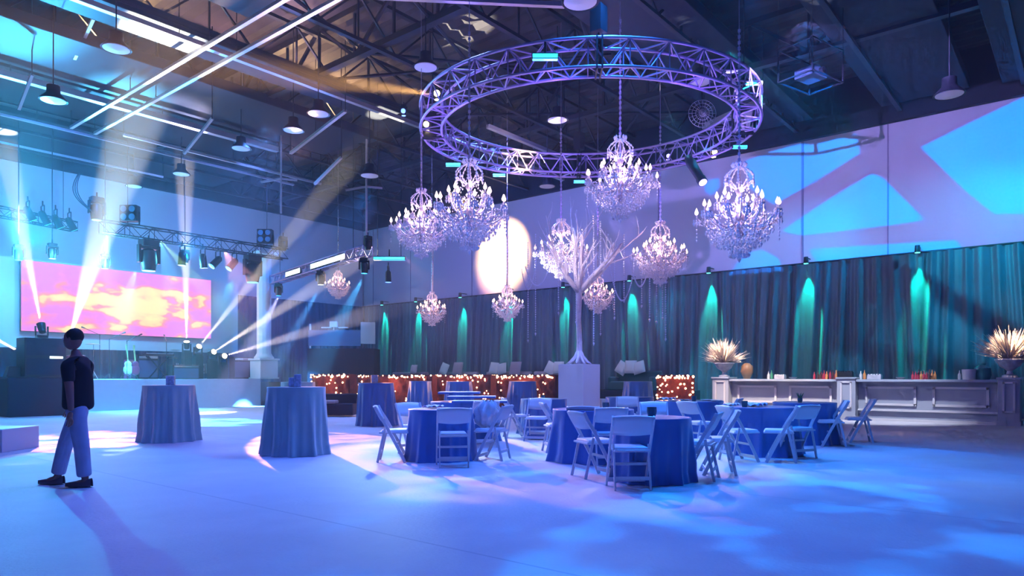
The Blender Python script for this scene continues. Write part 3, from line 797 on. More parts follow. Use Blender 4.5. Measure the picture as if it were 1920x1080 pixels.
for i, (px, by, rr, m, lab) in enumerate(ckt):
    Y = F_PX*EYE/(by-HOR)+rr; p = G(px, Y)
    make_table(rr, 1.07, p, 'cocktail_table', 'table under the '+lab, 'cocktail tables')
    make_cloth(rr, 1.075, .14, 11, .040, i+1, m, lab, 'cocktail table cloths', p)
# round dinner tables: px, Y, radius, label
dn = [
    (826, 10.6, .48, 'T1', 'round table left, ringed by three folding chairs'),
    (1222, 8.45, .46, 'T2', 'nearest round table in front'),
    (1112, 10.5, .60, 'T3', 'round table behind and left of the nearest one'),
    (1428, 11.35, .56, 'T4', 'round table right of the nearest one'),
    (1508, 13.2, .56, 'T5', 'round table farthest right, before the bar'),
    (1292, 14.0, .66, 'T6', 'wide round table with white dishes'),
    (1020, 15.3, .50, 'T7', 'round table at the left side of the pedestal'),
    (868, 13.6, .62, 'T8', 'round table stacked with folded tabletops'),
    (1180, 16.5, .55, 'T9', 'round table right of the pedestal, behind the others'),
]
TP = {}
for i, (px, Y, rr, key, lab) in enumerate(dn):
    p = G(px, Y); TP[key] = (p, rr)
    make_table(rr, .75, p, 'round_table', 'folding ' + lab, 'round dinner tables')
    make_cloth(rr, .757, .12 if i != 1 else .04, 10, .030, i+30, M_CLOTH, 'blue cloth on the ' + lab, 'round table cloths', p)

# folding chair (faces +X)
def make_chair():
    t = thing('folding_chair', 'x', 'chair')
    w = .225
    for s in (-1, 1):
        m = MB(); P_ = [(.20, s*w, .0), (.05, s*w, .30), (-.10, s*w, .58), (-.19, s*w, .72), (-.235, s*w, .81)]
        for a, c_ in zip(P_, P_[1:]): m.bar(a, c_, .045, .022, (1, 0, .4))
        m.build('back_post', M_WHITE, t, bevel=.004)
        MB().bar((-.20, s*(w-.03), 0), (-.09, s*(w-.03), .50), .036, .02, (1, 0, 0)).build('rear_leg', M_WHITE, t, bevel=.004)
    def bk(u, v):
        y = -w+2*w*u; z = .62+.19*v+(.012*math.sin(PI*u) if v > .5 else -.015*math.sin(PI*u)); x = -.125-.115*v-.025*math.sin(PI*u)
        return (x, y, z)
    MB().grid(bk, 12, 3).build('backrest', M_WHITE, t, smooth=True, solid=.02)
    MB().box((.03, 0, .43), (.42, .40, .025), taper=.98).build('seat_frame', M_WHITE, t, bevel=.008)
    MB().box((.04, 0, .455), (.39, .38, .035), taper=.9).build('seat_pad', M_PAD, t, bevel=.014)
    MB().bar((.165, -w, .07), (.165, w, .07), .045, .02, (0, 0, 1)).build('front_stretcher', M_WHITE, t)
    MB().bar((-.17, -w+.03, .13), (-.17, w-.03, .13), .04, .016, (0, 0, 1)).build('rear_stretcher', M_WHITE, t)
    MB().bar((.07, -w, .26), (.07, w, .26), .03, .016, (0, 0, 1)).build('middle_stretcher', M_WHITE, t)
    return t
chair = make_chair()
A0 = math.atan2(FW.y, FW.x)         # heading "away from the camera"
# px, Y, heading (deg, 0 = away from camera, 90 = to the left, -90 = to the right), label
chs = [
    (736, 10.35, -85, 'white folding chair in profile at the left side of the left round table'),
    (850, 9.75, 8, 'white folding chair with its back to us at the front of the left round table'),
    (925, 10.55, 72, 'white folding chair right of the left round table, seat under the plastic bag'),
    (779, 11.3, -140, 'white folding chair behind the left round table beside the bright blue cocktail cloth'),
    (965, 14.3, -80, 'small white folding chair in profile left of the pedestal table'),
    (1008, 13.6, 165, 'white folding chair facing us at the table beside the pedestal'),
    (1043, 11.6, -82, 'white folding chair in profile before the low blue pad by the pedestal'),
    (1096, 10.3, -12, 'white folding chair seen from behind at the table left of the nearest one'),
    (1112, 8.75, -70, 'blue-shadowed folding chair in profile left of the nearest table'),
    (1180, 7.85, 2, 'nearest folding chair, its back squarely toward us'),
    (1312, 8.55, 66, 'folding chair right of the nearest table, front one of the overlapping pair'),
    (1346, 9.0, 80, 'folding chair right of the nearest table, rear one of the overlapping pair'),
    (1384, 10.35, -78, 'folding chair in profile left of the right middle round table'),
    (1306, 12.1, -60, 'folding chair between the nearest table and the right middle table, farther back'),
    (1464, 10.3, 70, 'folding chair in profile right of the right middle round table'),
    (1494, 10.75, 22, 'folding chair angled away at the right of the right middle round table'),
    (1560, 12.55, 74, 'folding chair in profile at the right of the table before the bar'),
    (1612, 13.3, 72, 'outermost folding chair, farthest right before the bar'),
    (1176, 14.6, 170, 'folding chair facing us to the right of the pedestal'),
    (1228, 11.6, 175, 'folding chair facing us behind the nearest table and its cup'),
    (1140, 9.9, 5, 'folding chair with its back to us behind the nearest table, left side'),
    (1365, 13.9, 60, 'far folding chair partly behind the wide table of dishes'),
    (905, 12.4, 20, 'folding chair behind the plastic bag at the table of stacked tops'),
]
for px, Y, hd, lab in chs:
    dup(chair, G(px, Y), A0+R(hd), lab, 'white folding chairs')
for c in list(chair.children): bpy.data.objects.remove(c)
bpy.data.objects.remove(chair)

# table-top things
def votive(p, z, lab, r_=.05, h=.085, m=M_TEALG):
    o = MB().lathe([(0, 0), (r_*.75, 0), (r_, h*.5), (r_*.95, h), (r_*.85, h), (r_*.85, h*.55), (0, h*.5)], 18, cap=False).build('votive_cup', m, smooth='auto', loc=(p.x, p.y, z))
    return tag(o, lab, 'cup', 'votive cups on the tables')
votive(G(1222, 8.6), .758, 'blue-grey votive cup on the nearest round table', .062, .11)
votive(G(1136, 10.4), .758, 'teal votive cup on the table left of the nearest one', .055, .1)
votive(G(1396, 11.1), .758, 'blue votive cup beside the white napkins on the right middle table', .05, .1)
votive(G(1301, 13.8), .758, 'blue votive cup among dishes on the wide table', .05, .1)
votive(G(1500, 13.0), .758, 'dark votive cup holding a green sprig before the bar', .045, .09)
votive(G(1018, 15.2), .758, 'small cup on the table beside the pedestal', .04, .08)
t = thing('sprig', 'small green sprig rising from the dark cup before the bar', 'plant', G(1500, 13.0, .77))
mb = MB()
for k_ in range(7):
    a = k_*.9; mb.tube([(0, 0, 0), (.03*math.cos(a), .03*math.sin(a), .1), (.07*math.cos(a), .07*math.sin(a), .17)], [.006, .012, .002], 5)
mb.build('leaf', mat('green_leaf', (.05, .22, .1), .6), t)
def plate(p, z, lab, r_=.12):
    tag(MB().lathe([(0, 0), (r_*.6, 0), (r_, .018), (r_*.98, .022), (r_*.6, .006), (0, .006)], 20, cap=False).build('plate', M_PAD, smooth='auto', loc=(p.x, p.y, z)), lab, 'plate', 'plates on the round tables')
for px, Y, lab in ((1262, 13.8, 'white plate, leftmost on the wide table of dishes'), (1283, 14.2, 'white plate left of the cup on the wide table'), (1325, 14.1, 'white plate right of the cup on the wide table'), (1343, 13.7, 'white plate at the right rim of the wide table')):
    plate(G(px, Y), .758, lab)
def napkin(p, z, lab, s=1):
    m = MB(); rnd = random.Random(int(p.x*100))
    def fn(u, v):
        x = (u-.5)*.34*s; y = (v-.5)*.26*s; return (x, y, .012+.05*s*abs(math.sin(u*7+v*3))*abs(math.sin(v*5+1)))
    m.grid(fn, 14, 12)
    tag(m.build('napkin', M_PAD, smooth=True, loc=(p.x, p.y, z), solid=.006), lab, 'napkin', 'crumpled napkins on the tables')
napkin(G(1413, 11.3), .76, 'crumpled white napkin heap on the right middle table', 1.2)
napkin(G(1370, 11.5), .76, 'white napkin at the left of the right middle table', .8)
napkin(G(812, 10.75), .76, 'pale napkin on the left round table', .8)
napkin(G(1250, 14.3), .76, 'white napkin on the wide table of dishes', 1)
# stacked folded tabletops on T8
p = TP['T8'][0]
for i, (px, Y, z, L, lab) in enumerate(((900, 12.9, .76, 1.0, 'lowest blue-edged folded tabletop stacked behind the left round table'), (885, 13.3, .83, .9, 'middle blue-edged folded tabletop stacked behind the left round table'), (862, 13.7, .90, .8, 'topmost pale folded tabletop on the stack behind the left round table'))):
    q = G(px, Y, z); t = thing('folded_tabletop', lab, 'tabletop', q, HEAD)
    MB().box((0, 0, .025), (L, .5, .04)).build('panel', M_WHITE, t, bevel=.01); MB().box((0, -.25, .02), (L, .02, .035)).build('edge_strip', M_CLOTH, t)
# plastic bag bundle on chair
p = G(915, 10.7, .475)
mb = MB(); rnd = random.Random(5)
def bag(u, v):
    a = 2*PI*u; r_ = .19*math.sin(PI*min(.97, v*.85+.1))**.5*(1+.12*math.sin(5*a+v*6)+.08*math.sin(9*a-v*9)); z = .40*v
    return (r_*math.cos(a), r_*math.sin(a), z+.015*math.sin(7*a))
mb.grid(bag, 48, 18)
tag(mb.build('plastic_bag', mat('clear_plastic', (.75, .85, .95), .12, trans=.35, bump=.8, bscale=12), smooth=True, loc=p), 'crumpled clear plastic bag heaped on a folding chair seat', 'bag')
# low blue pad by pedestal
t = MB().box((0, 0, .07), (.95, .55, .14)).build('floor_pad', M_CLOTH, loc=FL(1032, 822), bevel=.04); t.rotation_euler.z = HEAD
tag(t, 'low blue pad lying on the floor before the pedestal', 'pad')
# glass block vases on cocktail tables
def vase(p, z, lab, s=.14, h=.16):
    t = MB().box((0, 0, h/2), (s, s, h)).build('cube_vase', mat('frosted_glass', (.6, .62, .75), .3, noise=.4, nscale=25, coat=.4), loc=(p.x, p.y, z), bevel=.008); t.rotation_euler.z = HEAD+.3
    tag(t, lab, 'vase', 'vases on the cocktail tables')
vase(G(320, F_PX*EYE/126+.46), 1.076, 'patterned cube vase on the cocktail table before the stage', .15, .18)
vase(G(549, 11.3), 1.076, 'small pale box vase, left of two on the nearest cocktail table', .13, .15)
vase(G(558, 11.2), 1.076, 'taller pale box vase, right of two on the nearest cocktail table', .11, .2)
vase(G(702, 17.8), 1.076, 'pale cube vase on the bright blue cocktail table', .16, .2)
vase(G(712, 22.0), 1.3, 'x', .1, .1) if 0 else None

# ================================================================== BAR
def bpt(px, x=21.5): r = ray(px); Y = x/r.x; return (r*Y).y
BX = 21.5
def panel_frame(mb, x, y0, y1, z0, z1, w=.05):
    for (a, c_) in (((x, y0, z0), (x, y1, z0)), ((x, y0, z1), (x, y1, z1)), ((x, y0, z0), (x, y0, z1)), ((x, y1, z0), (x, y1, z1))): mb.bar(a, c_, w, .04, (0, 1, 0) if a[1] == c_[1] else (0, 0, 1))
    for (yy, zz) in ((y0, z0), (y0, z1), (y1, z0), (y1, z1)): mb.box((x, yy, zz), (.04, w, w))
pil = [(bpt(1367), bpt(1337), 'square panelled bar pillar under the left pampas urn'), (bpt(1605), bpt(1570), 'square panelled bar pillar between the two counters'), (bpt(1913), bpt(1871), 'square panelled bar pillar under the right pampas urn')]
pil = [(min(a, c_), max(a, c_), l) for a, c_, l in pil]
PT = []
for y0, y1, lab in pil:
    t = thing('bar_pillar', lab, 'pillar', (BX, (y0+y1)/2, 0)); w = y1-y0
    MB().box((.25, 0, .585), (.62, w, 1.17)).build('body', M_BAR, t, bevel=.01)
    MB().box((.25, 0, 1.19), (.68, w+.06, .05)).build('cap', M_BARTOP, t, bevel=.008)
    m = MB(); panel_frame(m, -.07, -w/2+.12, w/2-.12, .35, 1.08, .045); m.build('moulding', M_BARL, t)
    MB().box((.25, 0, .06), (.66, w+.04, .12)).build('plinth', M_BAR, t)
    PT.append(Vector((BX+.25, (y0+y1)/2, 1.215)))
for (y0, y1, lab) in ((pil[2][1], pil[1][0], 'right bar counter with pale panel mouldings'), (pil[1][1], pil[0][0], 'left bar counter with pale panel mouldings')):
    a, c_ = min(y0, y1), max(y0, y1)
    t = thing('bar_counter', lab, 'bar', (BX+.15, (a+c_)/2, 0)); L = c_-a-.02
    MB().box((.32, 0, .54), (.5, L, 1.08)).build('body', M_BAR, t)
    MB().box((.22, 0, 1.12), (.85, L, .07)).build('countertop', M_BARTOP, t, bevel=.012)
    MB().box((.03, 0, .30), (.08, L, .05)).box((.05, 0, .035), (.06, L, .07)).build('base_moulding', M_BARL, t)
    m = MB(); half = L/2
    for yc in (-L/4, L/4): panel_frame(m, .05, yc-L/4+.22, yc+L/4-.22, .46, .93, .06)
    m.build('panel_moulding', M_BARL, t)
# urns with pampas
def urn(p, s, lab, lab2, seed):
    o = tag(MB().lathe([(0, 0), (.17, 0), (.17, .05), (.08, .08), (.06, .16), (.1, .2), (.22, .28), (.30, .42), (.33, .44), (.33, .47), (.28, .46), (.05, .3)], 32, cap=False).build('pedestal_urn', M_URN, smooth='auto', loc=p), lab, 'urn')
    o.scale = (s, s, s)
    rnd = random.Random(seed); t = thing('pampas_arrangement', lab2, 'dried flowers', p+Vector((0, 0, .42*s)))
    for k_ in range(95):
        a = rnd.uniform(0, 2*PI); el = math.acos(rnd.uniform(.0, 1)**.8); L = rnd.uniform(.62, .98)*s
        m = MB()
        for j in range(7):
            d = Vector((math.sin(el)*math.cos(a), math.sin(el)*math.sin(a), math.cos(el)+.26)).normalized()
            d = (d+Vector((rnd.uniform(-.16, .16), rnd.uniform(-.16, .16), rnd.uniform(-.1, .16)))).normalized(); q = rnd.uniform(.7, 1.05)*L
            side = d.orthogonal()*rnd.uniform(-.06, .06)
            m.tube([d*.05, d*q*.5+side*.5, d*q+side*1.4+Vector((0, 0, -.03))], [.006, .010, .002], 4)
        m.build('plume', M_GRASS, t)
    point(p+Vector((-.10, -.05, .72*s)), (1, .55, .30), 230, .1)  # hidden point and spot added to warm the plumes
    spot(p+Vector((-1.1, 0, 2.2)), p+Vector((0, 0, .7)), (1, .70, .52), 800, 36, .9, .05)
urn(PT[0], .98, 'grey stone urn on the left bar pillar', 'warm-lit dried pampas in the left urn', 1)
urn(PT[2], 1.0, 'grey stone urn on the right bar pillar, cut by the edge', 'warm-lit dried pampas in the right urn, cut by the edge', 2)
# a small back vase behind left urn
tag(MB().lathe([(0, 0), (.1, 0), (.2, .2), (.18, .4), (.08, .5)], 20).build('amber_vase', mat('amber_glass', (.20, .11, .06), .3, coat=.5), smooth=True, loc=Vector((BX+.55, bpt(1388), 1.16))), 'amber vase on the bar right of the left urn', 'vase')
# bottles etc.
def bottle(p, h, r_, m, lab, grp):
    tag(MB().lathe([(0, 0), (r_, 0), (r_, h*.55), (r_*.35, h*.75), (r_*.3, h), (0, h)], 12, cap=False).build('bottle', m, smooth='auto', loc=p), lab, 'bottle', grp)
bm = [mat('bottle_dark', (.06, .03, .03), .15, coat=.6), mat('bottle_red', (.35, .03, .06), .2, coat=.6), mat('bottle_clear', (.6, .65, .7), .15, coat=.6), mat('bottle_amber', (.6, .25, .08), .2, coat=.6), mat('bottle_green', (.05, .25, .15), .2, coat=.5)]
rnd = random.Random(4)
for (c0, c1, n_, hh, w_, gl) in ((1528, 1566, 11, .26, 0, 'left counter'), (1712, 1750, 12, .26, 0, 'right counter')):
    for k_ in range(n_):
        px = c0+(c1-c0)*k_/(n_-1); mi = rnd.choice([0, 1, 1, 2, 3, 0]) if k_ < n_-1 else 3
        bottle(Vector((BX+.25+.16*(k_ % 3), bpt(px, BX+.3), 1.156)), hh*rnd.uniform(.75, 1.1), .036, bm[mi], 'bottle in the tight cluster on the %s of the bar' % gl, 'bottle cluster on the %s' % gl)
for px, h, mi, lab in ((1441, .24, 2, 'clear bottle left of the menu box on the left counter'), (1447, .27, 4, 'green bottle left of the menu box on the left counter'), (1614, .24, 2, 'clear bottle at the left end of the right counter'), (1621, .26, 3, 'amber bottle at the left end of the right counter'), (1799, .24, 2, 'clear bottle beside the white bin on the right counter')):
    bottle(Vector((BX+.35, bpt(px, BX+.35), 1.156)), h, .04, bm[mi], lab, None)
for px, w_, h, m, lab in ((1463, .3, .14, M_URN, 'grey napkin box on the left counter'), (1640, .36, .15, M_URN, 'grey napkin box on the right counter'), (1585, .4, .18, M_BLK, 'black case on top of the middle pillar')):
    z = 1.156 if px != 1585 else 1.216
    t = thing('napkin_box' if px != 1585 else 'black_case', lab, 'box', (BX+.35, bpt(px, BX+.35), z))
    MB().box((0, 0, h*.42), (.2, w_, h*.84)).build('tray', m, t, bevel=.008)
    l = MB()
    for k_ in range(5): l.box((0, -w_*.4+k_*w_*.2, h*.5), (.17, w_*.12, h))
    l.build('napkin_stack' if px != 1585 else 'lid', M_PAD if px != 1585 else M_BLK, t)
for px, lab in ((1487, 'white bowl on the left counter'), (1689, 'white bowl on the right counter')):
    tag(MB().lathe([(0, 0), (.06, 0), (.13, .06), (.12, .06), (.05, .015), (0, .015)], 20, cap=False).build('bowl', M_PAD, smooth='auto', loc=(BX+.3, bpt(px, BX+.3), 1.156)), lab, 'bowl')
tag(MB().lathe([(0, 0), (.15, 0), (.17, .26), (.16, .27), (.14, .25), (0, .2)], 20, cap=False).build('ice_bin', M_PAD, smooth='auto', loc=(BX+.4, bpt(1817, BX+.4), 1.156)), 'white round bin on the right counter', 'bin')
tag(MB().lathe([(0, 0), (.18, 0), (.22, .12), (.2, .3), (.08, .38), (.08, .42), (0, .42)], 20, cap=False).build('drink_jar', M_TEALG, smooth='auto', loc=(BX+.55, bpt(1842, BX+.55), 1.156)), 'big teal glass drinks jar near the right urn', 'jar')

# ================================================================== LOUNGE along the drapes
RX0 = 23.0
tag(MB().box((24.1, 20.5, .35), (2.3, 18, .7)).build('lounge_riser', M_BLKC), 'low dark riser carrying the sofas along the drapes', 'riser')
def sofa(y, L, lab, m=M_SOFA):
    t = thing('lounge_sofa', lab, 'sofa', (24.2, y, .7), group='lounge sofas')
    t.location.z = .65
    MB().box((0, 0, .22), (.85, L, .34)).build('base', m, t, bevel=.05); MB().box((.34, 0, .55), (.2, L, .5)).build('backrest', m, t, bevel=.06)
    for s in (-1, 1): MB().box((0, s*(L/2-.08), .42), (.85, .16, .3)).build('armrest', m, t, bevel=.05)
for px, lab, L in ((760, 'cream sofa farthest left along the drapes', 2.6), (850, 'cream sofa with a grey cushion below the first drape spots', 2.6), (945, 'cream sofa left of the pedestal', 2.6), (1035, 'cream sofa behind the pedestal', 2.4), (1190, 'dark green sofa right of the pedestal with three pillows', 2.0)):
    r_ = ray(px); y = (r_*(24.2/r_.x)).y
    sofa(y, L, lab, M_SOFA if px != 1190 else mat('dark_green_velvet', (.03, .10, .11), .8, sheen=.5))
def pillow(px, py, s, lab, m=M_PILLOW, tl=0.0):
    x = 24.25; p = on_x(px, py, x); mb = MB()
    def fn(u, v):
        a, b_ = (u-.5)*2, (v-.5)*2; k_ = (1-abs(a)**4)*(1-abs(b_)**4); return None
    for sg in (-1, 1):
        vs = []
        nn = 10
        mb.grid(lambda u, v, sg=sg: (sg*.09*((1-abs(2*u-1)**3)*(1-abs(2*v-1)**3))**.6, (u-.5)*s, (v-.5)*s), nn, nn)
    o = mb.build('pillow', m, smooth=True, loc=p); o.rotation_euler = (tl, .25, 0)
    tag(o, lab, 'pillow', 'pillows on the lounge sofas')
M_PILG = mat('grey_pillow', (.36, .30, .36), .8)
for px, py, s, lab, m, tl in ((776, 692, .36, 'small white pillow, leftmost on the sofas', M_PILLOW, 0), (833, 691, .42, 'slanted white pillow left of the second grey cushion', M_PILLOW, .3), (858, 691, .5, 'grey square cushion, first from the left', M_PILG, 0),
    (926, 690, .42, 'white pillow with a green cast beside a grey cushion', M_PILLOW, .1), (941, 691, .4, 'white pillow touching the grey cushion left of the pedestal', M_PILLOW, -.2), (966, 691, .5, 'grey square cushion left of the pedestal', M_PILG, 0),
    (1032, 690, .42, 'white pillow at the left edge of the pedestal', M_PILLOW, .4), (1047, 689, .42, 'white pillow just behind the pedestal', M_PILLOW, 0),
    (1166, 690, .40, 'pale teal pillow, left of three on the dark green sofa', M_PILLOW, .5), (1182, 688, .42, 'pale teal pillow, middle of three on the dark green sofa', M_PILLOW, 0), (1198, 689, .40, 'pale teal pillow, right of three on the dark green sofa', M_PILLOW, -.3)):
    pillow(px, py, s*1.25, lab, m, tl)
# fairy-lit hedges
def hedge(px0, px1, Y0, Y1, z0, z1, nb, lab, seed):
    a = G(px0, Y0); c_ = G(px1, Y1); d = c_-a; L = d.length; ang = math.atan2(d.y, d.x); rnd = random.Random(seed)
    t = thing('fairy_light_hedge', lab, 'hedge', (a+c_)/2, ang)
    m = MB()
    def fn(u, v):
        x = (u-.5)*L; k_ = .04*math.sin(x*17+v*11)+.03*math.sin(x*31-v*23)
        if v < .8: return (x, -.22+k_, z0+(z1-z0)*v/.8)
        return (x, -.22+(v-.8)/.2*.44, z1+k_*.4)
    m.grid(fn, int(L*20), 12); m.grid(lambda u, v: ((u-.5)*L, .22, z0+(z1-z0)*v), 4, 2)
    m.add([(-L/2, -.2, z0), (-L/2, .22, z0), (-L/2, .22, z1), (-L/2, -.2, z1), (L/2, -.2, z0), (L/2, .22, z0), (L/2, .22, z1), (L/2, -.2, z1)], [(0, 1, 2, 3), (4, 7, 6, 5)])
    m.build('foliage', M_HEDGE, t, smooth=True)
    fl = MB()
    for k_ in range(nb):
        top = rnd.random() < .42
        x = (rnd.random()-.5)*L; z = z1-rnd.random()*.09 if top else z0+(z1-z0)*rnd.random()
        fl.ball((x, -.27-rnd.random()*.03, z), rnd.uniform(.02, .034), 6, 4)
    fl.build('fairy_lights', M_FAIRY, t)['kind'] = 'stuff'
    nrm_ = Vector((math.sin(ang), -math.cos(ang), 0)); point((a+c_)/2+nrm_*.55+Vector((0, 0, z1*.75)), (1, .42, .2), 9*L, .3)
hedge(592, 662, 23.5, 23.0, 0, 1.3, 60, 'dark red hedge with fairy lights, leftmost beyond the cocktail tables', 1)
hedge(676, 815, 25.5, 24.6, 0, 1.28, 90, 'long fairy-lit hedge behind the bright blue cocktail cloth', 2)
hedge(815, 925, 25.2, 24.2, 0, 1.28, 80, 'fairy-lit hedge between the far cocktail tables', 3)
hedge(928, 1045, 25.0, 24.0, 0, 1.28, 70, 'fairy-lit hedge just left of the pedestal', 4)
hedge(1232, 1302, 21.3, 21.0, 0, 1.27, 85, 'round fairy-lit hedge left of the bar', 5)
# white ottomans and black sofa in the far left lounge
for px, by, w_, h, lab in ((655, 757, .55, .5, 'white cube ottoman left of the bright blue cocktail cloth'), (775, 762, .6, .52, 'white cube ottoman right of the bright blue cocktail cloth'), (830, 766, .8, .5, 'white cube ottoman before the narrow far cocktail table'), (1140, 772, .7, .45, 'pink-lit low white cube right of the pedestal')):
    t = MB().box((0, 0, h/2), (w_, w_, h)).build('cube_ottoman', M_BOXW, loc=FL(px, by), bevel=.02); t.rotation_euler.z = HEAD+.2; tag(t, lab, 'ottoman')
t = thing('black_sofa', 'low black sofa with pale cushion before the leftmost hedge', 'sofa', G(630, 21.8), HEAD)
MB().box((0, 0, .22), (1.2, .7, .36)).build('base', M_BLKC, t, bevel=.04); MB().box((0, .3, .5), (1.2, .16, .4)).build('backrest', M_BLKC, t, bevel=.04); MB().box((-.2, -.1, .45), (.5, .5, .1)).build('cushion', M_SOFA, t, bevel=.03)
# white low block at the left edge
t = MB().box((0, 0, .19), (.9, .9, .38)).build('white_bench', M_BOXW, loc=FL(2, 842), bevel=.008); t.rotation_euler.z = HEAD; t.location = G(-10, 11.9)
tag(t, 'low white block bench cut by the left edge', 'bench')

# ================================================================== STAGE
SY = 27.2; SZ = 1.13
sx1 = on_y(489, 700, SY).x; sx0 = -2
tag(MB().box(((sx0+sx1)/2, (SY+WY-.6)/2, SZ/2), (sx1-sx0, WY-.6-SY, SZ)).build('stage', M_STAGE, bevel=.01), 'long raised stage with a pale blue skirt', 'stage')
t = thing('stage_screen', 'wide glowing screen showing a pink and yellow cloudy sky above the stage', 'screen', (0, 0, 0))
s0 = on_y(40, 487, 30.2); s1 = on_y(395, 520, 30.2)
zb = on_y(40, 620, 30.2).z; ztp = s0.z
smat = bpy.data.materials.new('screen_sky'); smat.use_nodes = True; nt = smat.node_tree; nt.nodes.clear()
o_ = nt.nodes.new('ShaderNodeOutputMaterial'); em = nt.nodes.new('ShaderNodeEmission'); nt.links.new(em.outputs[0], o_.inputs[0])
tc = nt.nodes.new('ShaderNodeTexCoord'); mp = nt.nodes.new('ShaderNodeMapping'); mp.inputs['Scale'].default_value = (4.4, 1, 3.2); nt.links.new(tc.outputs['Generated'], mp.inputs[0])
nz = nt.nodes.new('ShaderNodeTexNoise'); nz.inputs['Scale'].default_value = 1.6; nz.inputs['Detail'].default_value = 2.5; nz.inputs['Roughness'].default_value = .45; nt.links.new(mp.outputs[0], nz.inputs['Vector'])
sep = nt.nodes.new('ShaderNodeSeparateXYZ'); nt.links.new(tc.outputs['Generated'], sep.inputs[0])
def mth(op, a, b_, clamp=False):
    n_ = nt.nodes.new('ShaderNodeMath'); n_.operation = op; n_.use_clamp = clamp
    for i, x in enumerate((a, b_)):
        if isinstance(x, (int, float)): n_.inputs[i].default_value = x
        else: nt.links.new(x, n_.inputs[i])
    return n_.outputs[0]
dx = mth('MULTIPLY', mth('SUBTRACT', sep.outputs[0], .56), 1.9); dz = mth('MULTIPLY', mth('SUBTRACT', sep.outputs[2], .48), 2.6)
rad = mth('SUBTRACT', 1.0, mth('SQRT', mth('ADD', mth('MULTIPLY', dx, dx), mth('MULTIPLY', dz, dz)), 0), True)
low = mth('MULTIPLY', mth('SUBTRACT', .42, sep.outputs[2]), 1.2, True)
fac = mth('ADD', mth('MULTIPLY', rad, .95), mth('ADD', mth('MULTIPLY', mth('SUBTRACT', nz.outputs[0], .50), 2.6), mth('MULTIPLY', low, .35)))
cr_ = nt.nodes.new('ShaderNodeValToRGB'); nt.links.new(fac, cr_.inputs[0])
e = cr_.color_ramp.elements; e[0].position = .0; e[0].color = (.80, .24, .85, 1); e[1].position = .75; e[1].color = (1, .86, .40, 1)
x = e.new(.22); x.color = (.90, .26, .62, 1); x = e.new(.36); x.color = (1, .34, .36, 1); x = e.new(.47); x.color = (1, .72, .36, 1)
nt.links.new(cr_.outputs[0], em.inputs[0]); em.inputs[1].default_value = .95
smat.cycles.emission_sampling = 'NONE'
MB().box(((s0.x+s1.x)/2, 30.2, (zb+ztp)/2), (s1.x-s0.x, .06, ztp-zb)).build('display', smat, t)
MB().box(((s0.x+s1.x)/2, 30.28, (zb+ztp)/2), (s1.x-s0.x+.04, .08, ztp-zb+.04)).build('back_panel', M_BLK, t)
bx1 = on_y(445, 600, 30.5).x
tag(MB().box(((-2+bx1)/2, 30.5, 3.95), (bx1+2, .08, 3.3)).build('stage_backdrop', M_WALL), 'plain pale backdrop sheet behind the glowing screen', 'backdrop')
# column
t = thing('classical_column', 'white classical column on a square plinth at the right end of the stage', 'column', on_y(495, 706, 27.9)*1.0)
t.location.z = SZ; Yc = 30.4
MB().box((0, 0, .40), (.84, .84, .8)).box((0, 0, .84), (.96, .96, .08)).box((0, 0, .03), (.92, .92, .06)).build('plinth', M_BOXW, t, bevel=.01)
fl = []
mb = MB(); nn = 48; vs = []; fs = []
for i, (rr, z) in enumerate(((.40, .88), (.42, .94), (.36, 1.0), (.33, 1.06), (.30, 1.12), (.30, 5.2), (.33, 5.28), (.40, 5.4))):
    for k_ in range(nn): q = rr-(.018 if (k_ % 4 == 0 and 3 < i < 6) else 0); vs.append((q*math.cos(2*PI*k_/nn), q*math.sin(2*PI*k_/nn), z))
for i in range(7):
    for k_ in range(nn): k2 = (k_+1) % nn; fs.append((i*nn+k_, i*nn+k2, (i+1)*nn+k2, (i+1)*nn+k_))
mb.add(vs, fs); mb.build('shaft', M_BOXW, t, smooth=True)
MB().box((0, 0, 5.46), (.9, .9, .12)).build('capital', M_BOXW, t)
t = MB().box((0, 0, .5), (.55, .6, 1.0)).build('speaker_stand', M_BLKC, loc=on_y(507, 760, 27.0)*1.0, bevel=.01); t.location.z = 0
tag(t, 'dark cloth-covered block beside the right end of the stage', 'block')
# subwoofer box and speaker stack at left
t = thing('covered_sub_stack', 'long navy cloth-covered box before the left of the stage', 'speaker box', G(90, 23.0), 0)
a = on_y(14, 775, 25.2).x; b2 = on_y(167, 772, 25.2).x
t.location = ((a+b2)/2, 25.8, 0)
MB().box((0, 0, .6), (b2-a, 1.2, 1.2)).build('cloth_cover', M_BLKC, t, bevel=.04)
MB().box((0, 0, 1.215), (b2-a-.04, 1.16, .03)).build('top_board', M_BLK, t)
t = thing('speaker_cabinet', 'tall black speaker cabinet standing on the covered box', 'speaker', (on_y(78, 700, 25.7).x, 25.7, 1.23), 0)
hh = (EYE-(631-705)/F_PX*21.3)-1.23
MB().box((0, 0, hh/2), (1.15, .8, hh)).build('cabinet', M_BLK, t, bevel=.02)
MB().box((0, -.405, hh*.76), (1.05, .02, hh*.42)).box((0, -.405, hh*.26), (1.05, .02, hh*.42)).build('grille', M_BLKC, t)
MB().box((.28, -.42, hh*.5), (.36, .02, .07)).build('status_light', M_LENSWH, t)
for px, lab in ((30, 'low wedge monitor left of the speaker cabinet'),):
    t = MB().box((0, 0, .16), (.6, .4, .32), taper=.7).build('wedge_monitor', M_BLK, loc=(on_y(px, 700, 25.8).x, 25.8, 1.23), bevel=.01); tag(t, lab, 'speaker')

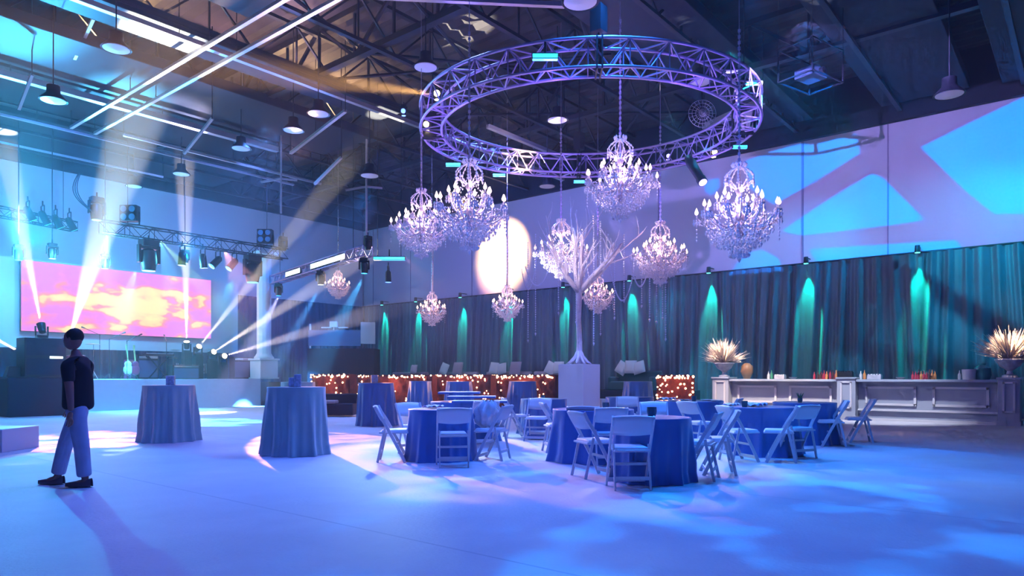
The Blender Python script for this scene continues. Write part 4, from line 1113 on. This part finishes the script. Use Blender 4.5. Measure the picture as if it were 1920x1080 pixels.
# drum kit
def onstage(px, y): r_ = ray(px); Y = y/r_.y; p = r_*Y; p.z = SZ; return p
def drumkit(p, lab, m, s=1, rz=0):
    t = thing('drum_kit', lab, 'drum kit', p, rz)
    def drum(c, r_, h, ax, name, mm=m):
        a, b_ = Vector(c)-Vector(ax)*h/2, Vector(c)+Vector(ax)*h/2
        o = MB().tube([a, b_], r_, 20).build(name, mm, t, smooth='auto'); MB().tube([a-Vector(ax)*.004, a+Vector(ax)*.03], r_*1.03, 20).tube([b_-Vector(ax)*.03, b_+Vector(ax)*.004], r_*1.03, 20).build('hoop', M_CHROME, o, smooth='auto')
    drum((0, -.1, .3), .3, .42, (0, 1, 0), 'bass_drum'); drum((-.22, -.05, .75), .16, .2, (0, .2, .97), 'tom_drum'); drum((.2, -.05, .75), .16, .2, (0, .2, .97), 'tom_drum')
    drum((.6, .1, .45), .22, .42, (0, 0, 1), 'floor_tom'); drum((-.5, .2, .6), .18, .15, (0, 0, 1), 'snare_drum', M_CHROME)
    for (x, y, z, r_) in ((-.75, .0, 1.25, .25), (.75, -.05, 1.3, .27), (-.7, .35, .9, .18), (.1, .3, 1.4, .22)):
        o = MB().lathe([(0, .03), (.05, .02), (r_, 0), (r_, -.004), (0, .015)], 20, (x, y, z), cap=False).build('cymbal', mat('brass', (.7, .55, .3), .3, .9), t, smooth=True)
        MB().tube([(x, y, z), (x, y, .25)], .012, 6).tube([(x, y, .3), (x+.2, y, 0)], .01, 5).tube([(x, y, .3), (x-.15, y+.15, 0)], .01, 5).tube([(x, y, .3), (x-.1, y-.18, 0)], .01, 5).build('stand', M_CHROME, o)
    return t
drumkit(onstage(140, 28.4), 'drum kit with lit cymbals at the left of the stage', M_RED, rz=.4)
drumkit(onstage(360, 30.4), 'second drum kit with chrome stands at the right of the stage', M_CHROME, rz=-.3)
def mic(p, h, lab, grp='microphone stands'):
    t = thing('microphone_stand', lab, 'microphone stand', p, random.uniform(0, 3), grp)
    MB().tube([(0, 0, .02), (0, 0, h)], .012, 6).tube([(-.02, 0, h-.03), (.5, 0, h+.22)], .01, 6).build('pole', M_BLK, t)
    m = MB()
    for k_ in range(3): a = k_*2.1; m.tube([(0, 0, .2), (.28*math.cos(a), .28*math.sin(a), .01)], .01, 5)
    m.build('tripod', M_BLK, t); MB().tube([(.5, 0, h+.22), (.62, 0, h+.27)], [.018, .03], 8).build('microphone', M_STEEL, t)
for px, y, h, lab in ((205, 28.0, 1.5, 'microphone stand left of centre stage, by the red amplifier'), (238, 27.9, 1.45, 'microphone stand at centre stage'), (312, 28.2, 1.5, 'microphone stand between keyboard and second drum kit'), (187, 29.0, 1.7, 'microphone stand behind the first drum kit')):
    mic(onstage(px, y), h, lab)
def amp(p, w_, h, lab, m=M_BLK):
    t = thing('amplifier', lab, 'amplifier', p, 0)
    MB().box((0, 0, h/2), (w_, .4, h)).build('cabinet', m, t, bevel=.02); MB().box((0, -.205, h*.42), (w_*.88, .015, h*.7)).build('grille', mat('grille_cloth', (.12, .12, .22), .9), t)
    MB().box((0, -.21, h*.9), (w_*.88, .015, h*.1)).build('control_panel', M_CHROME, t)
amp(onstage(256, 28.9), .8, .75, 'reddish amplifier at centre stage', mat('wine_tolex', (.22, .05, .16), .7))
amp(onstage(274, 28.7), .8, .95, 'dark amplifier with pale grille right of the reddish one')
amp(onstage(452, 28.8), .9, .95, 'equipment rack at the right end of the stage', M_STEEL)
amp(onstage(345, 27.8), 1.1, .55, 'low black crate before the second drum kit')
t = thing('keyboard_stand', 'keyboard on a crossed stand at centre stage', 'keyboard', onstage(297, 28.4))
MB().box((0, 0, .95), (1.1, .32, .09)).build('keyboard', M_BLK, t); MB().box((0, -.1, 1.0), (1.0, .14, .012)).build('keys', M_PAD, t)
MB().bar((-.4, 0, 0), (.4, 0, .9), .04, .04).bar((.4, 0, 0), (-.4, 0, .9), .04, .04).build('stand', M_STEEL, t)
mb = MB()
for px, lab in ((248, 'first guitar'), (262, 'second guitar')):
    t = thing('guitar', 'electric guitar leaning on a stand, ' + ('left' if px == 248 else 'right') + ' of two at centre stage', 'guitar', onstage(px-8, 28.1))
    MB().ball((0, 0, .35), .17, 16, 8, 1, .15, 1.2).ball((0, 0, .56), .13, 16, 8, 1, .15, 1).build('body', M_PAD if px == 248 else M_RED, t, smooth=True)
    MB().bar((0, 0, .6), (.0, .12, 1.15), .05, .025).box((0, .14, 1.22), (.07, .02, .16)).build('neck', mat('maple', (.4, .25, .12), .5), t)
    MB().tube([(-.15, 0, .3), (-.2, .2, 0)], .012, 5).tube([(.15, 0, .3), (.2, .2, 0)], .012, 5).tube([(0, 0, .2), (0, -.2, 0)], .012, 5).build('stand', M_BLK, t)
# beam heads standing on stage
BEAMS = [  # px at head, y stage, target px,py at depth, colour, energy
    (78, 26.1, (22, 330, 24), (1, .86, .6), 'beam head on top of the speaker cabinet'),
    (130, 29.2, (232, 300, 20), (1, .93, .72), 'beam head behind the first drum kit throwing the slanted white beam'),
    (350, 29.4, (343, 60, 25), (1, .85, .75), 'beam head throwing the vertical beam past the right of the screen'),
    (371, 29.0, (520, 470, 26), (1, .88, .65), 'beam head throwing the first low slanted beam toward the column'),
    (398, 28.6, (700, 470, 24), (1, .85, .75), 'beam head throwing the second low slanted beam past the column'),
    (418, 28.3, (860, 540, 22), (.95, .8, .9), 'beam head throwing the lowest slanted beam across the corner drape'),
    (44, 27.6, (-140, 560, 22), (1, .75, .45), 'beam head throwing the short amber beam at the left edge'),
]
for i, (px, y, tg, col, lab) in enumerate(BEAMS):
    p = onstage(px, y)
    base = {0: 1.23+hh, 1: SZ+1.15, 2: SZ+1.1, 3: SZ+.95, 4: SZ+.75, 5: SZ+.6, 6: SZ+.5}[i]
    if i == 0: p = Vector((on_y(78, 700, 25.7).x, 25.7, 0))
    p.z = base
    tgt = W(*tg); d = (tgt-(p+Vector((0, 0, .35)))).normalized()
    t = thing('beam_head', lab, 'stage light', p)
    MB().box((0, 0, .05), (.3, .25, .1)).build('base', M_BLK, t, bevel=.01)
    MB().bar((-.17, 0, .08), (-.17, 0, .38), .08, .03, (0, 1, 0)).bar((.17, 0, .08), (.17, 0, .38), .08, .03, (0, 1, 0)).build('yoke', M_BLK, t)
    c_ = Vector((0, 0, .35)); MB().tube([c_-d*.18, c_+d*.12], [.1, .13], 14).build('head', M_BLK, t, smooth='auto')
    MB().tube([c_+d*.118, c_+d*.13], .11, 14).build('lens', M_LENSW, t)
    if i: MB().box((0, 0, (SZ-base)/2), (.32, .32, base-SZ)).build('riser_case', M_BLK, t)
    spot(p+c_+d*.2, tgt, col, [170e3, 150e3, 200e3, 110e3, 130e3, 90e3, 280e3][i], [7, 8.5, 6.5, 5, 5, 5, 7][i], .5, .03)

# control booth in the corner
t = thing('control_booth', 'raised dark control booth in the far corner with pale side panel', 'booth', G(640, 32.0), HEAD+.0)
k_ = 32.0/F_PX
MB().box((0, .6, .8), (125*k_, 1.4, 2.5)).xf(Matrix.Translation((0, 0, .45))).build('riser', M_BLKC, t)
MB().box((-12*k_, 0, 2.98), (98*k_, .08, .72)).build('parapet', mat('booth_blue', (.12, .17, .34), .7), t)
MB().box((51*k_, -.1, 3.2), (27*k_, .08, .98)).build('side_panel', M_WALL, t)
MB().box((-58*k_, 0, 3.05), (.07, .07, 1.15)).build('post', M_BOXW, t)
MB().box((-28*k_, 0, 3.45), (.42, .2, .05)).box((4*k_, 0, 3.45), (.42, .2, .05)).build('desk_lamp', M_DISC, t)
MB().box((-14*k_, 0, 3.6), (.34, .2, .26)).tube([(-14*k_, 0, 3.2), (-14*k_, 0, 3.5)], .04, 6).build('monitor', M_BOXW, t)

# ================================================================== PERSON
def person():
    t = thing('person', 'person in a black shirt and pale trousers striding left before the stage', 'person', G(135, 8.0), 0)
    # local frame: x = RT, y = FW
    base = G(135, 8.0)
    def L(x, y, z): return RT*x+FW*y+Vector((0, 0, z))
    def skin(name, joints, edges, m, root=0, sub=2):
        me = bpy.data.meshes.new(name); me.from_pydata([L(*j[:3]) for j in joints], edges, []); me.update(); me.materials.append(m)
        o = bpy.data.objects.new(name, me); COL.objects.link(o)
        md = o.modifiers.new('skin', 'SKIN'); sd = o.modifiers.new('sub', 'SUBSURF'); sd.levels = sub; sd.render_levels = sub
        sv = me.skin_vertices[0].data
        for i, j in enumerate(joints):
            r_ = j[3] if len(j) == 4 else j[3:5]
            sv[i].radius = (r_, r_) if not isinstance(r_, tuple) else r_
            sv[i].use_root = (i == root)
        md.use_smooth_shade = True
        o.parent = t; return o
    # facing -x (left). hips at x ~ .05
    J = [(.07, 0, .92, .10, .09), (.07, 0, 1.08, .10, .08), (.07, 0, 1.25, .11, .08), (.06, 0, 1.40, .11, .075), (.05, 0, 1.48, .055), (.03, 0, 1.56, .05),
         # front leg (left foot), forward -x
         (.03, .07, .88, .070), (-.13, .10, .52, .055), (-.22, .10, .14, .045), (-.23, .10, .07, .045), (-.36, .10, .035, .035),
         # rear leg
         (.10, -.07, .88, .070), (.17, -.10, .50, .055), (.20, -.10, .14, .045), (.22, -.10, .07, .042), (.10, -.10, .035, .033)]
    E_ = [(0, 1), (1, 2), (2, 3), (3, 4), (4, 5), (0, 6), (6, 7), (7, 8), (8, 9), (9, 10), (0, 11), (11, 12), (12, 13), (13, 14), (14, 15)]
    # arms
    J += [(.07, -.20, 1.37, .06), (.13, -.25, 1.10, .045), (.14, -.24, .86, .032), (.06, .20, 1.37, .06), (-.02, .25, 1.12, .045), (-.14, .24, .94, .032)]
    E_ += [(3, 16), (16, 17), (17, 18), (3, 19), (19, 20), (20, 21)]
    body = skin('body', J, E_, M_SKIN)
    # head
    hd = MB(); c = L(.0, 0, 1.665)
    vs = []; fs = []; nu, nv = 24, 18
    for j in range(nv+1):
        b_ = -PI/2+PI*j/nv
        for i in range(nu):
            a = 2*PI*i/nu
            x = -math.cos(a)*math.cos(b_); y = math.sin(a)*math.cos(b_); z = math.sin(b_)   # -x = face side
            rx, ry, rz = .098, .076, .118
            p = [x*rx, y*ry, z*rz]
            if x < 0:                                   # face
                if abs(y) < .22 and -.35 < z < .12: p[0] -= .020*(1-abs(y)/.22)*max(0, (.12-z)/.47)*(1 if z > -.3 else .3)
                if abs(abs(y)-.38) < .2 and abs(z-.05) < .14: p[0] += .008
                if z < -.6: p[0] -= .010
                if abs(z+.48) < .07 and abs(y) < .35: p[0] -= .005
            if z < -.3: p[1] *= 1-.28*(-.3-z)
            vs.append(L(p[0]+.01, p[1], 1.665+p[2]))
    for j in range(nv):
        for i in range(nu): i2 = (i+1) % nu; fs.append((j*nu+i, j*nu+i2, (j+1)*nu+i2, (j+1)*nu+i))
    hd.add(vs, fs)
    for s in (-1, 1): hd.ball(L(.02, s*.078, 1.665), .03, 8, 6, .5, .5, 1)
    h_ = hd.build('head', M_SKIN, t, smooth=True)
    ey = MB()
    for s in (-1, 1): ey.ball(L(-.082, s*.030, 1.672), .011, 8, 6)
    ey.build('eyes', M_PAD, h_, smooth=True)
    hr = MB(); hr.ball(L(.035, 0, 1.705), .094, 18, 12, .96, .86, .98); hr.build('hair', M_HAIR, t, smooth=True)
    # clothes
    skin('shirt', [(.07, 0, .84, .18, .15), (.07, 0, .95, .175, .145), (.07, 0, 1.08, .17, .135), (.07, 0, 1.25, .17, .125), (.06, 0, 1.40, .14, .10), (.05, 0, 1.47, .07), (.07, -.20, 1.37, .078), (.12, -.24, 1.16, .066), (.06, .20, 1.37, .078), (.0, .24, 1.18, .066)],
         [(0, 1), (1, 2), (2, 3), (3, 4), (4, 5), (4, 6), (6, 7), (4, 8), (8, 9)], M_SHIRT)
    skin('trousers', [(.07, 0, .96, .15, .12), (.07, 0, .88, .15, .12), (.02, .09, .82, .11), (-.13, .10, .50, .088), (-.215, .10, .16, .082), (-.225, .10, .11, .082), (.10, -.09, .82, .11), (.17, -.10, .48, .088), (.198, -.10, .16, .082), (.205, -.10, .11, .082)],
         [(0, 1), (1, 2), (2, 3), (3, 4), (4, 5), (1, 6), (6, 7), (7, 8), (8, 9)], M_TROUS)
    for (x, y) in ((-.23, .10), (.21, -.10)):
        m = MB(); m.grid(lambda u, v, x=x, y=y: L(x+.075-.30*u, y+(.048*math.sin(PI*min(1, u*.8+.18)))*math.cos(PI*v), .008+max(0, math.sin(PI*v))*(.095-.055*u)), 12, 10)
        m.grid(lambda u, v, x=x, y=y: L(x+.075-.30*u, y+(.048*math.sin(PI*min(1, u*.8+.18)))*(1-2*v), .004), 12, 2)
        m.build('shoe', M_SHOE, t, smooth=True)
    # hands with five fingers
    for (x, y, z, ax) in ((.14, -.24, .86, -.05), (-.14, .24, .94, -.35)):
        js = [(x, y, z, .026), (x+ax*.08, y, z-.05, .032, .018), (x+ax*.16, y, z-.095, .036, .016)]
        es = [(0, 1), (1, 2)]
        for k_, (dx, ln) in enumerate(((-.030, .062), (-.010, .074), (.010, .070), (.030, .055))):
            n_ = len(js); js += [(x+ax*.16+dx, y, z-.105, .009), (x+ax*.2+dx-.004, y, z-.105-ln*.55, .0085), (x+ax*.2+dx-.016, y, z-.105-ln, .007)]; es += [(2, n_), (n_, n_+1), (n_+1, n_+2)]
        n_ = len(js); js += [(x-.038, y, z-.06, .011), (x-.052, y, z-.095, .009)]; es += [(1, n_), (n_, n_+1)]
        skin('hand', js, es, M_SKIN, sub=1)
    return t
person()
# ================================================================== LIGHTS
# blue-violet fill spots added under the roof, with no fixtures there
def wash(px, Y, z, tgt, col, e, size, rad=.25, blend=.8): return spot(G(px, Y, z), tgt, col, e, size, blend, rad)
wash(700, 9, 9.2, G(600, 7.5), (.12, .19, 1), 1000, 110)
wash(250, 11, 9.2, G(250, 10), (.22, .22, 1), 1250, 100)
wash(1150, 13, 9.0, G(1100, 12), (.05, .30, 1), 1600, 95)
wash(1500, 10, 9.0, G(1500, 8.5), (.0, .22, .95), 1150, 95)
wash(900, 20, 9.0, G(900, 20), (.20, .32, 1), 1500, 105)
wash(500, 22, 9.0, G(480, 19), (.20, .34, 1), 1900, 100)
wash(300, 20, 9.0, G(200, 18), (.16, .40, 1), 1700, 90)
wash(850, 15, 9.2, G(850, 12.5), (.45, .40, 1), 800, 60)
# violet wash on the long wall
for y, e, col in ((14.0, 1000, (.34, .24, 1)), (19, 1250, (.34, .25, 1)), (26, 1100, (.34, .27, 1))):
    spot((15.5, y, 8.9), (WX, y+1.0, 6.6), col, e, 74, .9, .3)
# stage wall wash
for x, e, col in ((2, 1900, (.03, .34, 1)), (8, 1500, (.10, .26, 1)), (14, 950, (.24, .26, 1)), (19.5, 600, (.34, .26, .95))):
    spot((x, 23, 8.6), (x, WY, 6.3), col, e, 80, .9, .3)
spot((18, 22, 8.8), (20, WY, 2.2), (0, .30, 1), 2600, 60, .9, .2)
spot((8, 20, 8.6), (9, SY, .7), (.05, .30, 1), 2200, 70, .9, .2)
# warm glow on the long wall
p = on_x(942, 470, WX)
spot((21.2, p.y-.6, 9.1), p, (1, .56, .20), 13000, 42, 1, .05)
spot((21.2, p.y-.6, 9.1), on_x(932, 500, WX), (1, .30, .55), 1500, 30, .9, .05)
# ring uplight violet
for kk in range(8):
    a = kk*PI/4+.4; point(RC+Vector((3.8*math.cos(a), 3.8*math.sin(a), -.75)), (.22, .10, 1), 26, .15)
for kk in range(4):
    a = kk*PI/2+.8; point(RC+Vector((3.0*math.cos(a), 3.0*math.sin(a), .1)), (.22, .16, 1), 22, .15)
# amber beam from ring to the left roof
spot(W(812, 176, 15.6), W(600, 150, 15.2), (1, .50, .14), 150e3, 13, .7, .05)
spot(W(1010, 330, 19), W(935, 255, 23), (1, .58, .24), 1500, 30, .7, .1)
for a_, tg, col, e, sz in (((380, 220, 20), (385, 140, 17), (1, .62, .25), 1500, 40), ((330, 170, 19), (250, 95, 16), (.62, .42, 1), 500, 60), ((120, 140, 18), (80, 50, 15), (.2, .45, 1), 500, 60),
      ((560, 300, 21), (500, 40, 13), (1, .45, .3), 1000, 50), ((760, 320, 22), (715, 245, 21), (1, .60, .3), 900, 30), ((640, 330, 20), (640, 100, 15), (.6, .35, .8), 350, 60), ((1050, 320, 20), (1100, 190, 19), (.7, .35, .7), 350, 60)):
    spot(W(*a_), W(*tg), col, e, sz, .8, .08)
# hidden area lights added above the soffits to light the deck slots
for x, y, col, e in ((-1, 19.9, (.3, .5, 1), 60), (2, 19.9, (.6, .42, 1), 70), (4.5, 19.9, (.8, .5, .9), 80), (7.3, 19.9, (1, .62, .22), 190), (10.5, 19.9, (.8, .4, .4), 50), (13, 19.9, (1, .6, .3), 60), (14.5, 20.2, (1, .6, .3), 120),
      (4, 17.2, (1, .5, .22), 90), (7, 17.2, (1, .5, .25), 90), (11, 17.2, (.8, .45, .6), 50), (6.5, 14.2, (.9, .45, .3), 70), (10, 14, (.6, .35, .8), 50), (13, 24.5, (1, .6, .3), 60)):
    l = area((x, y+(.2 if y > 18 else -.2), 10.0), (x+.01, y-.7, 11.3), col, e*.8, 1.6, .3, 150); l.name = 'added_slot_light'
# cyan onto roof pipes at the left
spot(W(60, 460, 23), W(150, 140, 16), (.0, .50, 1), 4200, 60, .8, .1)
spot(W(350, 480, 25), W(420, 240, 18), (.0, .34, 1), 2200, 55, .8, .1)
spot(W(560, 480, 24), W(600, 260, 20), (.1, .2, .9), 800, 60, .8, .1)
spot(W(1200, 400, 12), W(1500, 120, 13), (.0, .08, .9), 260, 80, .9, .2)
spot(W(1500, 380, 13), W(1750, 60, 12), (.0, .12, .9), 220, 80, .9, .2)
# gobo projector with branch pattern on the long wall
GP = [[(1722, 275), (1800, 235), (1980, 150), (2010, 398), (1862, 402), (1800, 352)],
      [(1395, 300), (1480, 268), (1606, 248), (1616, 292), (1530, 340), (1455, 387), (1400, 350)],
      [(1462, 432), (1560, 366), (1634, 322), (1655, 330), (1738, 412), (1690, 420), (1500, 442)],
      [(1512, 464), (1640, 455), (1792, 446), (1810, 470), (1530, 492)],
      [(1362, 520), (1392, 474), (1430, 464), (1462, 482), (1472, 512)],
      [(1238, 330), (1262, 318), (1285, 328), (1278, 342), (1244, 346)],
      [(1322, 338), (1350, 330), (1352, 352), (1332, 368), (1320, 356)]]
polys = [[on_x(px, py, WX) for px, py in g] for g in GP]
gobo((13.0, 4.0, 7.6), on_x(1650, 370, WX), (.0, .29, 1), 14500, 84, polys, soft=.005)
gobo((13.0, 4.0, 7.6), on_x(1650, 370, WX), (.36, .27, .89), 3600, 84, polys, invert=True, soft=.005, clip=[(WX, -4, DZ), (WX, -4, CZ+.6), (WX, 17, CZ+.6), (WX, 17, DZ)])
# broken blue pattern over the right drapes
DP = [[(WX, -4, .0), (WX, 12.6, .0), (WX, 14.2, 2.4), (WX, 14.0, 4.3), (WX, 12.2, 5.25), (WX, -4, 5.25)]]
gobo((14.5, 6.0, 8.2), (WX, 6.0, 3.2), (.0, .42, .62), 9000, 84, DP, noise=(2.6, .44, 5))
spot((23.2, -1.5, 8.6), (WX, 7, 2.8), (.0, .38, .7), 2400, 60, .9, .05)  # raking spots added to bring out the drape folds
spot((23.2, 4.0, 8.6), (WX, 11, 2.8), (.0, .30, .7), 1600, 60, .9, .05)
# dappled blue pools on the carpet
gobo(G(1400, 12, 9.0), G(1330, 6.8), (.0, .34, 1), 3600, 34, None, noise=(9, .5, 9))
gobo(G(1750, 10, 9.0), G(1750, 8.2), (.0, .42, 1), 1100, 40, None, noise=(3, .46, 5))
gobo(G(1400, 13, 8.6), G(1600, 10.5), (.0, .24, 1), 2000, 34, None, noise=(3, .4, 5))
# coloured patterns on the dance floor
gobo(on_y(200, 440, 26.4), FL(160, 822), (1, .16, .40) , 20000, 10, None, noise=(16, .42, 6), streak=(1, 3, 1))
gobo(on_y(200, 440, 26.4), FL(120, 828), (.6, .8, 1), 5000, 12, None, noise=(20, .48, 6), streak=(1, 3, 1))
gobo(on_y(420, 470, 26.4), FL(640, 838), (1, .42, .40), 22000, 10, None, noise=(14, .4, 6), streak=(1, 3, 1))
gobo(on_y(300, 450, 26.4), FL(600, 776), (.5, 1, .35), 20000, 11, None, noise=(14, .40, 6), streak=(1, 4, 1))
gobo(on_y(300, 450, 26.4), FL(400, 790), (.3, .8, 1), 17000, 14, None, noise=(10, .4, 6), streak=(1, 3, 1))
gobo(W(760, 480, 22), FL(980, 852), (1, .36, .62), 3400, 15, None, noise=(6, .32, 4))
gobo(W(1300, 330, 19), FL(1250, 868), (.8, .5, .9), 1600, 18, None, noise=(6, .4, 5))
spot(W(1337, 285, 19.0), FL(1670, 812), (1, .6, .55), 700, 12, .8, .05)
# beams from the side truss
for f, tg, col, e in ((.03, FL(560, 755), (.1, .55, 1), 80e3), (.42, FL(470, 762), (.2, .5, 1), 80e3), (.9, G(400, 24), (.5, .5, 1), 60e3)):
    p = TA.lerp(TB, f); p.z -= .8; spot(p, tg, col, e*.5, 11, .5, .04)
# flares over the screen aimed down-stage and up
for px, py, tg, col, e, sz in ((35, 478, (10, 640, 14), (.1, .7, 1), 2500, 26), (197, 492, (225, 250, 22), (.2, .7, 1), 16000, 24), (347, 490, (345, 200, 22), (.6, .6, 1), 5000, 14), (35, 478, (10, 200, 18), (.15, .7, 1), 16000, 30), (255, 505, (215, 640, 26), (.1, .8, 1), 6000, 40), (440, 520, (380, 640, 27), (.2, .8, 1), 4000, 40)):
    spot(on_y(px, py, 27.2), W(*tg), col, e, sz, .8, .06)
for px, py, e in ((35, 478, 420), (197, 492, 420), (347, 486, 200), (98, 470, 150)): point(on_y(px, py, 26.9), (.08, .62, 1), e, .1)
# spots added to brighten bar front, tree, lounge and chairs, no fixtures
spot((18.0, 7.0, 7.6), (BX, 7.6, .7), (1, .80, .66), 5200, 34, .9, .2)
spot((18.0, 4.6, 7.6), (BX, 4.6, .7), (.80, .85, 1), 3000, 34, .9, .2)
spot((19.2, 10.0, 8.8), (BX, 10.0, .8), (1, .70, .68), 1800, 34, .9, .2)
spot(W(1000, 420, 13.5), W(1090, 480, 18.7), (1, .74, .74), 800, 22, .9, .1)
spot(W(1250, 330, 15), W(1085, 740, 18.7), (.4, .36, 1), 700, 26, .9, .1)
for yy in (14.5, 19.5, 25): spot((20.5, yy-1, 8.8), (24.2, yy, 1.2), (.8, .6, .8), 420, 60, .9, .2)
spot(W(740, 400, 20), G(1000, 11.5), (.5, .85, 1), 2600, 42, .9, .1)
spot(W(1250, 200, 20), G(1400, 11.5), (.3, .75, 1), 1300, 34, .9, .1)
# screen spill
area((((s0.x+s1.x)/2), 30.0, (zb+ztp)/2), ((s0.x+s1.x)/2, 20, 1), (1, .45, .75), 160, s1.x-s0.x, ztp-zb)
# blue area fill added behind the camera, no fixture there
area((-3, -4, 8.5), (10, 8, 1), (.08, .16, 1), 260, 5, 3, 170)

# world and haze
w = bpy.data.worlds.new('hall_dark'); sc.world = w; w.use_nodes = True
nt = w.node_tree
nt.nodes['Background'].inputs[0].default_value = (.03, .07, .5, 1); nt.nodes['Background'].inputs[1].default_value = .1
vs_ = nt.nodes.new('ShaderNodeVolumeScatter'); vs_.inputs['Density'].default_value = .0035; vs_.inputs['Anisotropy'].default_value = .2
nt.links.new(vs_.outputs[0], nt.nodes['World Output'].inputs['Volume'])   # thin theatrical haze in the whole hall

hz = bpy.data.materials.new('haze_volume'); hz.use_nodes = True; nt = hz.node_tree; nt.nodes.clear()
o_ = nt.nodes.new('ShaderNodeOutputMaterial'); vs_ = nt.nodes.new('ShaderNodeVolumeScatter'); vs_.inputs['Density'].default_value = .012; vs_.inputs['Anisotropy'].default_value = .1
nt.links.new(vs_.outputs[0], o_.inputs['Volume'])
tag(MB().box((8, 25.2, 4.75), (30, 12.4, 9.4)).build('stage_haze', hz), 'thin theatrical haze hanging around the stage and its beams', 'haze', kind='stuff')

cd = bpy.data.cameras.new('camera'); cam = bpy.data.objects.new('camera', cd); COL.objects.link(cam)
cam.location = (0, 0, EYE); cam.rotation_euler = (R(90), 0, -math.atan2(FW.x, FW.y)); cd.sensor_width = 36; cd.lens = F_PX/1920*36; cd.shift_y = (HOR-540)/1920; cd.clip_end = 200
sc.camera = cam
sc.view_settings.view_transform = 'Standard'; sc.view_settings.look = 'None'; sc.view_settings.gamma = 1; sc.view_settings.exposure = 0.42
sc.cycles.use_denoising = True
sc.cycles.max_bounces = 4; sc.cycles.diffuse_bounces = 2; sc.cycles.glossy_bounces = 2; sc.cycles.transmission_bounces = 4; sc.cycles.adaptive_threshold = .1; sc.cycles.adaptive_min_samples = 8; sc.cycles.light_sampling_threshold = .02; sc.cycles.volume_bounces = 0; sc.cycles.sample_clamp_indirect = 4
